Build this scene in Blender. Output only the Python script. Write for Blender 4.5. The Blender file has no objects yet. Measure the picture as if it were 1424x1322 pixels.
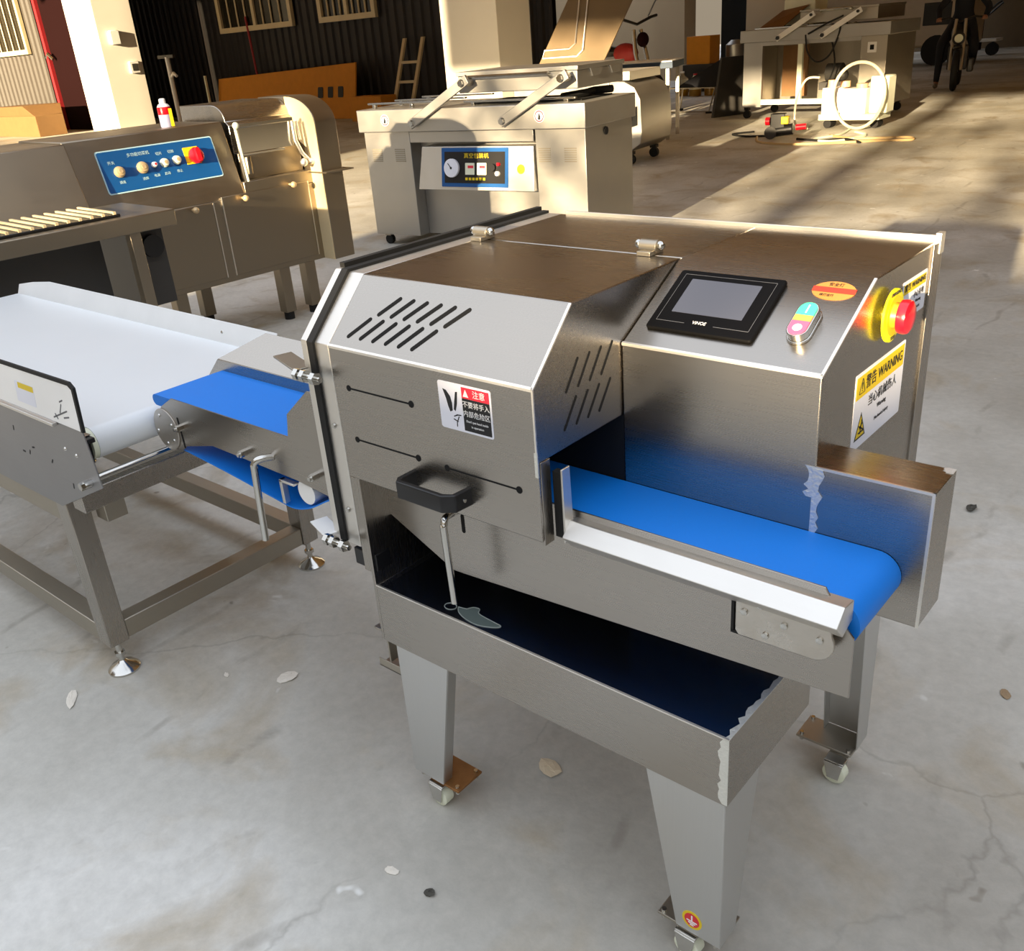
import bpy, bmesh, math, random
from mathutils import Vector, Matrix
random.seed(7)
C = bpy.context.scene.collection
PI = math.pi
OFF = {}          # object name -> world offset its mesh coordinates are measured from

# ------------------------------------------------------------------ colours and materials
def lin(c):
    return tuple(((v/255)/12.92 if v/255 <= .04045 else ((v/255+.055)/1.055)**2.4) for v in c) + (1,)
def newmat(n):
    m = bpy.data.materials.new(n); m.use_nodes = True
    nt = m.node_tree; return m, nt, nt.nodes['Principled BSDF']
def paint(n, c, rough=.5, metal=0., coat=0., emit=0., alpha=1., trans=0., var=0.08, vscale=6):
    m, nt, b = newmat(n)
    b.inputs['Roughness'].default_value = rough; b.inputs['Metallic'].default_value = metal
    b.inputs['Coat Weight'].default_value = coat
    if trans: b.inputs['Transmission Weight'].default_value = trans
    if alpha < 1: b.inputs['Alpha'].default_value = alpha
    tc = nt.nodes.new('ShaderNodeTexCoord'); no = nt.nodes.new('ShaderNodeTexNoise')
    no.inputs['Scale'].default_value = vscale; no.inputs['Detail'].default_value = 4
    nt.links.new(tc.outputs['Object'], no.inputs['Vector'])
    mx = nt.nodes.new('ShaderNodeMix'); mx.data_type = 'RGBA'
    L = lin(c); mx.inputs['A'].default_value = tuple(v*(1-var) for v in L[:3])+(1,)
    mx.inputs['B'].default_value = tuple(min(1, v*(1+var)) for v in L[:3])+(1,)
    nt.links.new(no.outputs['Fac'], mx.inputs['Factor']); nt.links.new(mx.outputs['Result'], b.inputs['Base Color'])
    if emit:
        b.inputs['Emission Color'].default_value = L; b.inputs['Emission Strength'].default_value = emit
    return m
def steel(n, c=(170, 164, 156), rough=.27, dirs=(1, 60, 60), smear=.0, bump=.004):
    """brushed stainless steel: streaks run along the axis with the small scale"""
    m, nt, b = newmat(n)
    b.inputs['Metallic'].default_value = 1
    tc = nt.nodes.new('ShaderNodeTexCoord'); mp = nt.nodes.new('ShaderNodeMapping')
    mp.inputs['Scale'].default_value = dirs
    nt.links.new(tc.outputs['Object'], mp.inputs['Vector'])
    no = nt.nodes.new('ShaderNodeTexNoise'); no.inputs['Scale'].default_value = 9; no.inputs['Detail'].default_value = 6
    nt.links.new(mp.outputs['Vector'], no.inputs['Vector'])
    n2 = nt.nodes.new('ShaderNodeTexNoise'); n2.inputs['Scale'].default_value = 5; n2.inputs['Detail'].default_value = 5
    nt.links.new(tc.outputs['Object'], n2.inputs['Vector'])
    ad = nt.nodes.new('ShaderNodeMath'); ad.operation = 'ADD'
    nt.links.new(no.outputs['Fac'], ad.inputs[0]); nt.links.new(n2.outputs['Fac'], ad.inputs[1])
    mr = nt.nodes.new('ShaderNodeMapRange'); mr.inputs['From Min'].default_value = .6; mr.inputs['From Max'].default_value = 1.4
    mr.inputs['To Min'].default_value = max(.04, rough-.015); mr.inputs['To Max'].default_value = rough+.03+smear
    nt.links.new(ad.outputs[0], mr.inputs['Value']); nt.links.new(mr.outputs['Result'], b.inputs['Roughness'])
    mx = nt.nodes.new('ShaderNodeMix'); mx.data_type = 'RGBA'
    L = lin(c); mx.inputs['A'].default_value = tuple(v*.97 for v in L[:3])+(1,); mx.inputs['B'].default_value = tuple(min(1, v*1.03) for v in L[:3])+(1,)
    nt.links.new(no.outputs['Fac'], mx.inputs['Factor']); nt.links.new(mx.outputs['Result'], b.inputs['Base Color'])
    if bump > .04:
        bp = nt.nodes.new('ShaderNodeBump'); bp.inputs['Strength'].default_value = bump; bp.inputs['Distance'].default_value = .01
        nt.links.new(no.outputs['Fac'], bp.inputs['Height']); nt.links.new(bp.outputs['Normal'], b.inputs['Normal'])
    return m

ST = steel('brushed_steel')
STV = steel('brushed_steel_upright', dirs=(60, 60, 1))
STB = steel('bright_steel', (225, 222, 216), .38, smear=.1)
STP = steel('polished_steel', (200, 198, 192), .16)
STD = steel('dull_steel', (172, 165, 152), .38, smear=.1)
STF = steel('far_steel', (176, 174, 170), .42, smear=.1)
PANM = steel('panel_steel', (158, 158, 160), .42, smear=.1)
SUNLIT = paint('sunlit_sheet', (226, 208, 168), .55, .35)  # warm cream carries the sunlight on the cutter hood's left side
LEGM = steel('leg_steel', (208, 208, 206), .42, dirs=(60, 60, 1))  # lighter steel stands in for brighter reflections on the legs
CUT = steel('cutter_steel', (150, 140, 124), .34, smear=.1)
WELD = steel('weld_bead', (238, 238, 232), .5, dirs=(20, 20, 20), smear=.2, bump=.3)
EDGE = steel('ground_edge', (240, 236, 228), .42)
TRAYM = steel('tray_steel', (150, 152, 160), .22)
RUST = paint('rusty_plate', (150, 105, 60), .55, .6, var=.4, vscale=30)
BLUE = paint('blue_belt', (0, 122, 222), .55, var=.04, vscale=300)
WBELT = paint('white_belt', (226, 230, 232), .32, var=.03, vscale=3)
WHITE = paint('white_plastic', (238, 238, 236), .4)
CREAM = paint('cream_nylon', (225, 228, 205), .5)
BLACK = paint('black_plastic', (20, 20, 22), .38)
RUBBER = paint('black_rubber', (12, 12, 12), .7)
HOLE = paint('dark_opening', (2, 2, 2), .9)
SCREEN = paint('screen_glass', (62, 64, 76), .22, coat=.3, var=.02)
BEZEL = paint('screen_bezel', (8, 8, 10), .6)
BEZEL.node_tree.nodes['Principled BSDF'].inputs['Specular IOR Level'].default_value = .08
LINE = paint('grey_ink', (90, 92, 98), .5)
INKW = paint('white_ink', (235, 235, 235), .6)
INKB = paint('black_ink', (18, 20, 24), .6)
RED = paint('red_plastic', (214, 16, 34), .28, coat=.4)
REDL = paint('red_sticker', (226, 40, 62), .5)
ORANGE = paint('orange_plastic', (238, 140, 30), .4)
YEL = paint('yellow_plastic', (232, 226, 20), .4)
YELL = paint('yellow_sticker', (226, 196, 20), .5)
STICK = paint('white_sticker', (226, 228, 238), .5)
GREENB = paint('mint_button', (60, 200, 150), .55)
PINKB = paint('pink_button', (228, 80, 118), .55)
AMB = paint('amber_lamp', (190, 140, 70), .5)
OVALO = paint('brown_sticker', (170, 115, 50), .5)
OVALR = paint('dark_red_sticker', (170, 45, 22), .5)
PBLUE = paint('blue_panel', (10, 78, 140), .4)
PBLUE2 = paint('light_blue_edge', (175, 210, 220), .5)
BRASS = paint('tan_button', (205, 180, 140), .35, .3)
CARD = paint('brown_cardboard', (124, 92, 54), .8, var=.12)
ORBX = paint('orange_board', (206, 136, 38), .8, var=.12)
DARKW = paint('dark_cladding', (24, 18, 17), .6, var=.2)
LITW = paint('grey_cladding', (66, 61, 56), .5, var=.12)
PLASTER = paint('white_plaster', (226, 222, 212), .8, var=.04, vscale=2)
BEIGE = paint('beige_plaster', (186, 164, 132), .85, var=.06, vscale=1.5)
BEIGED = paint('brown_plaster', (120, 104, 82), .85, var=.08)
MAROON = paint('maroon_door', (26, 6, 7), .9)  # paint darkened in place of the shade in the doorway
MAROON.node_tree.nodes['Principled BSDF'].inputs['Specular IOR Level'].default_value = .1
REDTR = paint('red_trim', (150, 34, 40), .5)
WFRAME = paint('window_frame_paint', (205, 188, 150), .5)
CURT = paint('dim_window_pane', (40, 36, 26), .25)
DGREY = paint('dark_grey', (60, 58, 56), .5)
CLOTH = paint('dark_cloth', (16, 18, 28), .85)
SKIN = paint('skin', (150, 105, 80), .6)
SHOE = paint('grey_shoe', (110, 100, 88), .7)
HOSE = paint('clear_hose', (225, 215, 190), .3, trans=.3)
CABLE = paint('pale_cable', (200, 170, 120), .6)
GREENP = paint('green_tape', (80, 160, 110), .6)
WOOD = paint('brown_wood', (120, 84, 46), .6, var=.2)
STONE = paint('dark_stone', (74, 72, 66), .9, var=.2, vscale=60)
CHIP = paint('plaster_chip', (222, 216, 204), .85, var=.1, vscale=60)
OIL = paint('yellow_oil', (160, 120, 24), .3)
GLASSY = paint('clear_plastic', (200, 190, 165), .25, trans=.5)
LEAF = paint('leaf_green', (60, 84, 34), .7, var=.3)
BARK = paint('bark', (80, 64, 48), .9)
CANOPY = paint('canopy_sheet', (186, 152, 106), .8)
SHADED = paint('shaded_lid', (104, 86, 60), .5, .2)  # brown darkened to stand in for shade on the lid
NAVY = paint('navy_trim', (40, 60, 84), .6)

def floor_material():
    m, nt, b = newmat('worn_concrete')
    N = nt.nodes.new; Lk = nt.links.new
    tc = N('ShaderNodeTexCoord')
    def noise(s, d=6, dist=0., rough=.55):
        n = N('ShaderNodeTexNoise'); n.inputs['Scale'].default_value = s; n.inputs['Detail'].default_value = d
        n.inputs['Distortion'].default_value = dist; n.inputs['Roughness'].default_value = rough
        Lk(tc.outputs['Object'], n.inputs['Vector']); return n
    def ramp(src, stops):
        r = N('ShaderNodeValToRGB'); e = r.color_ramp.elements
        e[0].position, e[0].color = stops[0][0], stops[0][1]; e[1].position, e[1].color = stops[-1][0], stops[-1][1]
        for p, c in stops[1:-1]: x = e.new(p); x.color = c
        Lk(src, r.inputs['Fac']); return r
    def mix(a, bb, f, mode='MIX', fv=1.):
        x = N('ShaderNodeMix'); x.data_type = 'RGBA'; x.blend_type = mode; x.inputs['Factor'].default_value = fv
        if f is not None: Lk(f, x.inputs['Factor'])
        for s, k in ((a, 'A'), (bb, 'B')):
            if isinstance(s, tuple): x.inputs[k].default_value = s
            else: Lk(s, x.inputs[k])
        return x.outputs['Result']
    big = ramp(noise(.55, 5).outputs['Fac'], [(.34, lin((164, 160, 150))), (.5, lin((188, 186, 178))), (.64, lin((214, 213, 208)))])
    stain = ramp(noise(2.3, 8, .6).outputs['Fac'], [(.52, (0, 0, 0, 1)), (.72, (1, 1, 1, 1))])
    c1 = mix(big.outputs['Color'], lin((168, 156, 134)), stain.outputs['Color'])
    fine = ramp(noise(26, 8, .2, .7).outputs['Fac'], [(.3, (.86, .86, .86, 1)), (.7, (1.06, 1.06, 1.06, 1))])
    c2 = mix(c1, fine.outputs['Color'], None, 'MULTIPLY')
    spots = ramp(noise(5.5, 3, .3).outputs['Fac'], [(.70, (0, 0, 0, 1)), (.74, (1, 1, 1, 1))])
    c3 = mix(c2, lin((222, 222, 218)), spots.outputs['Color'])
    dk = ramp(noise(9, 2, .1).outputs['Fac'], [(.74, (0, 0, 0, 1)), (.78, (.7, .7, .7, 1))])
    c4 = mix(c3, lin((120, 112, 98)), dk.outputs['Color'])
    # cracks: edges of distorted cells
    wn = noise(3.0, 5); vm = N('ShaderNodeVectorMath'); vm.operation = 'MULTIPLY_ADD'
    Lk(wn.outputs['Color'], vm.inputs[0]); vm.inputs[1].default_value = (.22, .22, .22); Lk(tc.outputs['Object'], vm.inputs[2])
    vo = N('ShaderNodeTexVoronoi'); vo.feature = 'DISTANCE_TO_EDGE'; vo.inputs['Scale'].default_value = .62
    Lk(vm.outputs['Vector'], vo.inputs['Vector'])
    cr0 = ramp(vo.outputs['Distance'], [(.0, (.30, .30, .30, 1)), (.0020, (0, 0, 0, 1))])
    crm = ramp(noise(.9, 3).outputs['Fac'], [(.42, (.15, .15, .15, 1)), (.60, (1, 1, 1, 1))])
    class cr: outputs = {'Color': mix(cr0.outputs['Color'], crm.outputs['Color'], None, 'MULTIPLY')}
    c5 = mix(c4, lin((92, 88, 78)), cr.outputs['Color'])
    # scuffs: thin broken arcs left by dragged pallets
    wv = N('ShaderNodeTexWave'); wv.wave_type = 'BANDS'; wv.inputs['Scale'].default_value = 1.1; wv.inputs['Distortion'].default_value = 9; wv.inputs['Detail'].default_value = 3; wv.inputs['Detail Scale'].default_value = .6
    Lk(tc.outputs['Object'], wv.inputs['Vector'])
    sc1 = ramp(wv.outputs['Fac'], [(.0, (1, 1, 1, 1)), (.035, (0, 0, 0, 1))]); sc2 = ramp(noise(1.7, 6, .4, .7).outputs['Fac'], [(.52, (0, 0, 0, 1)), (.62, (.45, .45, .45, 1))])
    sm = mix(sc1.outputs['Color'], sc2.outputs['Color'], None, 'MULTIPLY')
    c6 = mix(c5, lin((128, 122, 112)), sm)
    Lk(c6, b.inputs['Base Color'])
    rr = ramp(noise(1.4, 6).outputs['Fac'], [(.3, (.42, .42, .42, 1)), (.7, (.72, .72, .72, 1))])
    Lk(rr.outputs['Color'], b.inputs['Roughness'])
    bp = N('ShaderNodeBump'); bp.inputs['Strength'].default_value = .25; bp.inputs['Distance'].default_value = .004
    Lk(noise(40, 8).outputs['Fac'], bp.inputs['Height']); Lk(bp.outputs['Normal'], b.inputs['Normal'])
    return m
FLOOR = floor_material()

# ------------------------------------------------------------------ mesh builder
class M:
    def __init__(s): s.v = []; s.f = []
    def add(s, vs, fs):
        n = len(s.v); s.v += [tuple(p) for p in vs]; s.f += [tuple(i+n for i in f) for f in fs]; return s
    def hexa(s, p):
        return s.add(p, [(0, 3, 2, 1), (4, 5, 6, 7), (0, 1, 5, 4), (1, 2, 6, 5), (2, 3, 7, 6), (3, 0, 4, 7)])
    def box(s, x0, x1, y0, y1, z0, z1):
        return s.hexa([(x0, y0, z0), (x1, y0, z0), (x1, y1, z0), (x0, y1, z0), (x0, y0, z1), (x1, y0, z1), (x1, y1, z1), (x0, y1, z1)])
    def obox(s, o, X, Y, u0, u1, v0, v1, w0, w1):
        o, X, Y = Vector(o), Vector(X).normalized(), Vector(Y).normalized(); Z = X.cross(Y)
        P = lambda u, v, w: o+X*u+Y*v+Z*w
        return s.hexa([P(u0, v0, w0), P(u1, v0, w0), P(u1, v1, w0), P(u0, v1, w0), P(u0, v0, w1), P(u1, v0, w1), P(u1, v1, w1), P(u0, v1, w1)])
    def oprism(s, o, X, Y, pts, w0, w1):
        """polygon given in the X,Y plane, extruded along X x Y"""
        o, X, Y = Vector(o), Vector(X).normalized(), Vector(Y).normalized(); Z = X.cross(Y)
        a = sum(pts[i][0]*pts[(i+1) % len(pts)][1]-pts[(i+1) % len(pts)][0]*pts[i][1] for i in range(len(pts)))
        if a < 0: pts = pts[::-1]
        n = len(pts)
        vs = [o+X*u+Y*v+Z*w0 for u, v in pts]+[o+X*u+Y*v+Z*w1 for u, v in pts]
        fs = [tuple(range(n-1, -1, -1)), tuple(range(n, 2*n))]+[(i, (i+1) % n, (i+1) % n+n, i+n) for i in range(n)]
        return s.add(vs, fs)
    def px(s, pts, x0, x1):      # polygon in (y,z), extruded along x
        return s.oprism((0, 0, 0), (0, 1, 0), (0, 0, 1), pts, x0, x1)
    def py(s, pts, y0, y1):      # polygon in (x,z), extruded along y
        return s.oprism((0, 0, 0), (1, 0, 0), (0, 0, 1), pts, -y1, -y0)
    def pz(s, pts, z0, z1):
        return s.oprism((0, 0, 0), (1, 0, 0), (0, 1, 0), pts, z0, z1)
    def cyl(s, p0, p1, r0, r1=None, n=20):
        r1 = r0 if r1 is None else r1
        p0, p1 = Vector(p0), Vector(p1); d = (p1-p0).normalized()
        a = d.orthogonal().normalized(); b = d.cross(a)
        vs = [p0+(a*math.cos(t)+b*math.sin(t))*r0 for t in [2*PI*i/n for i in range(n)]]
        vs += [p1+(a*math.cos(t)+b*math.sin(t))*r1 for t in [2*PI*i/n for i in range(n)]]
        return s.add(vs, [tuple(range(n-1, -1, -1)), tuple(range(n, 2*n))]+[(i, (i+1) % n, (i+1) % n+n, i+n) for i in range(n)])
    def lathe(s, p, axis, prof, n=24):
        """prof: (distance along axis, radius)"""
        p = Vector(p); d = Vector(axis).normalized(); a = d.orthogonal().normalized(); b = d.cross(a)
        vs = []; fs = []
        for h, r in prof:
            r = max(r, 1e-4)
            vs += [p+d*h+(a*math.cos(2*PI*i/n)+b*math.sin(2*PI*i/n))*r for i in range(n)]
        for k in range(len(prof)-1):
            fs += [(k*n+i, k*n+(i+1) % n, (k+1)*n+(i+1) % n, (k+1)*n+i) for i in range(n)]
        fs += [tuple(range(n-1, -1, -1)), tuple(range((len(prof)-1)*n, len(prof)*n))]
        return s.add(vs, fs)
    def tube(s, pts, r, n=10, closed=False):
        pts = [Vector(p) for p in pts]; m = len(pts); vs = []; fs = []
        ref = None
        for i, p in enumerate(pts):
            if closed: d = (pts[(i+1) % m]-pts[i-1]).normalized()
            else: d = (pts[min(i+1, m-1)]-pts[max(i-1, 0)]).normalized()
            if ref is None: ref = d.orthogonal().normalized()
            ref = (ref-d*ref.dot(d)).normalized(); b = d.cross(ref)
            vs += [p+(ref*math.cos(2*PI*k/n)+b*math.sin(2*PI*k/n))*r for k in range(n)]
        for i in range(m if closed else m-1):
            j = (i+1) % m
            fs += [(i*n+k, i*n+(k+1) % n, j*n+(k+1) % n, j*n+k) for k in range(n)]
        if not closed: fs += [tuple(range(n-1, -1, -1)), tuple(range((m-1)*n, m*n))]
        return s.add(vs, fs)
    def ball(s, c, r, sc=(1, 1, 1), nu=14, nv=8):
        c = Vector(c); prof = []
        vs = []; fs = []
        for j in range(nv+1):
            t = PI*j/nv
            for i in range(nu):
                a = 2*PI*i/nu
                vs.append(c+Vector((math.sin(t)*math.cos(a)*sc[0], math.sin(t)*math.sin(a)*sc[1], math.cos(t)*sc[2]))*r)
        for j in range(nv):
            fs += [(j*nu+i, (j+1)*nu+i, (j+1)*nu+(i+1) % nu, j*nu+(i+1) % nu) for i in range(nu)]
        return s.add(vs, fs)
def smooth_path(pts, k=6):
    P = [Vector(p) for p in pts]; out = []
    for i in range(len(P)-1):
        p0, p1, p2, p3 = P[max(i-1, 0)], P[i], P[i+1], P[min(i+2, len(P)-1)]
        for j in range(k):
            t = j/k
            out.append(.5*((2*p1)+(p2-p0)*t+(2*p0-5*p1+4*p2-p3)*t*t+(3*p1-p0-3*p2+p3)*t**3))
    return out+[P[-1]]
def stadium(cx, cy, w, h, n=8, ang=0.):
    """rounded slot of width w and height h, long axis along its larger side"""
    r = min(w, h)/2; pts = []
    if h >= w:
        for i in range(n+1): t = PI*i/n; pts.append((math.cos(t)*r, h/2-r+math.sin(t)*r))
        for i in range(n+1): t = PI+PI*i/n; pts.append((math.cos(t)*r, -h/2+r+math.sin(t)*r))
    else:
        for i in range(n+1): t = -PI/2+PI*i/n; pts.append((w/2-r+math.cos(t)*r, math.sin(t)*r))
        for i in range(n+1): t = PI/2+PI*i/n; pts.append((-w/2+r+math.cos(t)*r, math.sin(t)*r))
    c, s_ = math.cos(ang), math.sin(ang)
    return [(cx+x*c-y*s_, cy+x*s_+y*c) for x, y in pts]
def rrect(x0, x1, y0, y1, r, n=4):
    pts = []
    for cx, cy, a in ((x1-r, y1-r, 0), (x0+r, y1-r, PI/2), (x0+r, y0+r, PI), (x1-r, y0+r, 1.5*PI)):
        for i in range(n+1): t = a+PI/2*i/n; pts.append((cx+math.cos(t)*r, cy+math.sin(t)*r))
    return pts
def circ(cx, cy, r, n=24, ry=None): return [(cx+math.cos(2*PI*i/n)*r, cy+math.sin(2*PI*i/n)*(ry or r)) for i in range(n)]
def capsule_seg(p, q, w, n=6):
    """slot polygon between two 2-D points"""
    d = math.atan2(q[1]-p[1], q[0]-p[0]); r = w/2; pts = []
    for i in range(n+1): t = d-PI/2+PI*i/n; pts.append((q[0]+math.cos(t)*r, q[1]+math.sin(t)*r))
    for i in range(n+1): t = d+PI/2+PI*i/n; pts.append((p[0]+math.cos(t)*r, p[1]+math.sin(t)*r))
    return pts

def props(o, label=None, cat=None, group=None, kind=None):
    if label: o['label'] = label
    if cat: o['category'] = cat
    if group: o['group'] = group
    if kind: o['kind'] = kind
    return o
def thing(name, label, cat, loc=(0, 0, 0), yaw=0, group=None, world=False):
    """Empty at the thing's base; world=True: its parts are given in world coordinates"""
    o = bpy.data.objects.new(name, None); C.objects.link(o); o.location = loc; o.rotation_euler = (0, 0, yaw)
    o.empty_display_size = .1
    OFF[o.name] = Vector(loc) if world else Vector((0, 0, 0))
    return props(o, label, cat, group)
def ob(name, b, mat, parent=None, bevel=0., smooth=False, label=None, kind=None):
    me = bpy.data.meshes.new(name)
    off = OFF.get(parent.name, Vector((0, 0, 0))) if parent else Vector((0, 0, 0))
    me.from_pydata([tuple(Vector(v)-off) for v in b.v], [], b.f)
    bm = bmesh.new(); bm.from_mesh(me)
    bmesh.ops.recalc_face_normals(bm, faces=bm.faces); bm.to_mesh(me); bm.free()
    me.materials.append(mat)
    if smooth or bevel:
        me.polygons.foreach_set('use_smooth', [True]*len(me.polygons)); me.set_sharp_from_angle(angle=math.radians(38))
    o = bpy.data.objects.new(name, me); C.objects.link(o)
    if parent: o.parent = parent; OFF[o.name] = off
    else: OFF[o.name] = Vector((0, 0, 0))
    if bevel:
        md = o.modifiers.new('bevel', 'BEVEL'); md.width = bevel; md.segments = 2; md.limit_method = 'ANGLE'; md.angle_limit = math.radians(35)
        md.harden_normals = False
    if label: o['label'] = label
    if kind: o['kind'] = kind
    return o
def single(name, b, mat, label, cat, base, yaw=0, group=None, **k):
    """a thing that is one mesh; coordinates local to its base"""
    o = ob(name, b, mat, **k); o.location = base; o.rotation_euler = (0, 0, yaw); return props(o, label, cat, group)
def struct(name, b, mat, **k): return ob(name, b, mat, kind='structure', **k)
def text(name, s, size, o, X, Y, mat, parent, t=.0004, align='CENTER', lift=.0006, wid=None):
    cu = bpy.data.curves.new(name, 'FONT'); cu.body = s; cu.size = size; cu.extrude = t/2; cu.align_x = align; cu.align_y = 'CENTER'
    cu.resolution_u = 3
    tmp = bpy.data.objects.new(name, cu); C.objects.link(tmp)
    me = bpy.data.meshes.new_from_object(tmp.evaluated_get(bpy.context.evaluated_depsgraph_get()))
    bpy.data.objects.remove(tmp)
    X, Y = Vector(X).normalized(), Vector(Y).normalized(); Z = X.cross(Y)
    off = OFF.get(parent.name, Vector((0, 0, 0)))
    sx = 1.
    if wid and len(me.vertices):
        xs = [v.co.x for v in me.vertices]; sx = wid/max(1e-6, max(xs)-min(xs))
    for v in me.vertices: v.co = Vector(o)-off+X*v.co.x*sx+Y*v.co.y+Z*(v.co.z+lift)
    me.materials.clear(); me.materials.append(mat)
    ot = bpy.data.objects.new(name, me); C.objects.link(ot); ot.parent = parent; OFF[ot.name] = off
    return ot
FX, FZ = (1, 0, 0), (0, 0, 1)

# ================================================================== MAIN SLICER (world coordinates)
SL = thing('meat_slicing_machine', 'stainless steel meat slicing machine with blue outfeed belt, touch screen and slotted hood', 'slicing machine', (.57, .6, 0), world=True)

# housing: control box and rear body
b = M()
b.px([(.5, .60), (.5, 1.107), (.692, 1.213), (1.0, 1.213), (1.0, .60)], .634, 1.0)
HS = ob('housing', b, ST, SL, bevel=.0025)
b = M(); b.box(.127, .633, .705, 1.0, .60, 1.213)
ob('rear_housing', b, ST, SL, bevel=.002)
b = M(); b.box(.14, 1.004, .998, 1.004, 1.15, 1.221); b.box(.995, 1.006, .985, 1.006, 1.19, 1.228)
ob('back_lip', b, EDGE, SL, bevel=.001)
b = M(); b.box(.9995, 1.004, .957, 1.002, .61, 1.212)
ob('rear_flange', b, STV, SL, bevel=.001)
b = M(); b.box(.9995, 1.0012, .502, .965, 1.2085, 1.213); 
b = M()
# ground edges on the control box: a thin bright strip along the fold
n_ = Vector((0, -.483, .875))
b.obox((.634, .5, 1.107), (1, 0, 0), (0, .875, .483), 0, .366, 0, .004, -.001, .0008)
b.obox((.634, .5, 1.107), (1, 0, 0), (0, 0, 1), 0, .366, -.004, 0, -.001, .0008)
ob('ground_fold', b, EDGE, SL, label='bright ground fold below the touch screen')
b = M(); b.obox((1.0, .5, 1.107), (1, 0, 0), (0, .875, .483), -.004, .0008, 0, .219, -.002, .0008)
ob('ground_fold', b, EDGE, SL, label='bright ground edge beside the start button')

# blade hood
b = M()
b.px([(.251, .822), (.251, 1.10), (.363, 1.213), (.700, 1.213), (.700, .97), (.258, .97), (.258, .822)], .128, .632)
HOOD = ob('blade_hood', b, ST, SL, bevel=.0022)
b = M(); b.box(.626, .632, .2585, .284, .812, .969)
ob('hood_side_flange', b, STV, SL, bevel=.001)
SN = Vector((0, -.7104, .7038)); SY = Vector((0, .7038, .7104))   # sloped face of the hood
def son(x, y): return Vector((x, y, 1.10+(y-.251)*.113/.112))
b = M()
b.obox((.128, .251, 1.10), (1, 0, 0), SY, 0, .504, 0, .0045, -.001, .0007); b.obox((.128, .251, 1.10), (1, 0, 0), (0, 0, 1), 0, .504, -.004, 0, -.001, .0007)
b.obox((.632, .251, 1.10), (1, 0, 0), SY, -.0045, .0006, 0, .158, -.002, .0007)
b.box(.629, .6325, .2504, .2530, .955, 1.10)
ob('hood_ground_edge', b, EDGE, HOOD, label='bright ground edges of the hood')
b = M(); b.box(.6265, .6327, .2502, .2525, .945, .99)
ob('weld_seam', b, WELD, HOOD)
def hood_slot(p, q):
    P, Q = son(*p), son(*q)
    u = lambda v: (v.x, (v-Vector((0, .251, 1.10))).dot(SY))
    m = M(); m.oprism((0, .251, 1.10), (1, 0, 0), SY, capsule_seg(u(P), u(Q), .0085), -.002, .0007); return m
for k in range(6):
    ob('vent_slot', hood_slot((.222+.0344*k, .308), (.257+.0348*k, .3345)), HOLE, HOOD)
    ob('vent_slot', hood_slot((.171+.0344*k, .270), (.206+.0346*k, .299)), HOLE, HOOD)
for k in range(4):
    for z0, dy in ((1.069, 0), (1.004, -.009)):
        m = M(); y = .337+.0337*k+dy
        m.oprism((.632, 0, 0), (0, 1, 0), (0, 0, 1), capsule_seg((y, z0), (y+.035, z0+.048), .0055), -.002, .0007)
        ob('side_vent_slot', m, HOLE, HOOD)
for x0, x1, z in ((.171, .343, 1.021), (.173, .344, .914), (.418, .588, .912)):
    m = M(); m.oprism((0, .251, 0), FX, FZ, capsule_seg((x0, z), (x1, z), .0032), -.001, .0006)
    m.oprism((0, .251, 0), FX, FZ, circ(x0, z, .0062, 14), -.001, .0007); m.oprism((0, .251, 0), FX, FZ, circ(x1, z, .0068, 14), -.001, .0007)
    ob('adjustment_slit', m, HOLE, HOOD)
m = M(); m.box(.40, .41, .262, .50, .845, .969); m.box(.41, .633, .502, .506, .62, .969)  # black panels put in for the shade under the hood
ob('chamber_shade', m, RUBBER, SL, label='black panels standing in for shade inside the blade chamber')
# hinges on top of the hood
for hx, hy in ((.14, .70), (.56, .71)):
    m = M(); m.cyl((hx-.019, hy, 1.229), (hx+.019, hy, 1.229), .012, n=14); m.box(hx-.015, hx+.015, hy-.024, hy+.024, 1.2135, 1.222)
    h = ob('hood_hinge', m, STD, SL, bevel=.001, smooth=True)
    for d_ in (-.024, .024): m = M(); m.ball((hx+d_, hy, 1.231), .009); ob('hinge_bolt', m, STP, h, smooth=True)

# warning label on the hood front
lb = M(); lb.oprism((0, .251, 0), FX, FZ, rrect(.418, .541, .994, 1.082, .005), 0, .0006)
L1 = ob('warning_label', lb, STICK, HOOD, label='white red and black warning label')
m = M(); m.oprism((0, .251, 0), FX, FZ, rrect(.474, .537, 1.058, 1.078, .0006), .0006, .0009); ob('red_band', m, REDL, L1)
m = M(); m.oprism((0, .251, 0), FX, FZ, rrect(.474, .537, .998, 1.0578, .0006), .0006, .0009); ob('black_field', m, INKB, L1)
m = M()
m.oprism((0, .251, 0), FX, FZ, [(.429, 1.068), (.437, 1.066), (.446, 1.056), (.449, 1.044), (.449, 1.030), (.443, 1.027), (.439, 1.037), (.436, 1.050)], .0006, .0009)
m.oprism((0, .251, 0), FX, FZ, [(.459, 1.066), (.464, 1.067), (.461, 1.045), (.456, 1.030), (.452, 1.033), (.455, 1.048)], .0006, .0009)
for x_, z_, a_ in ((.456, 1.022, .5), (.461, 1.017, 1.2), (.455, 1.013, -.4), (.463, 1.024, .1), (.457, 1.006, 1.5)):
    m.oprism((0, .251, 0), FX, FZ, capsule_seg((x_-.005*math.cos(a_), z_-.004*math.sin(a_)), (x_+.005*math.cos(a_), z_+.004*math.sin(a_)), .002), .0006, .0009)
ob('cut_hand_symbol', m, INKB, L1)
m = M(); m.oprism((0, .251, 0), FX, FZ, [(.477, 1.061), (.490, 1.061), (.4835, 1.0745)], .0009, .0012); ob('alert_triangle', m, INKW, L1)
text('lettering', '注意', .0145, (.514, .2503, 1.0675), FX, FZ, INKW, L1)
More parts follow.
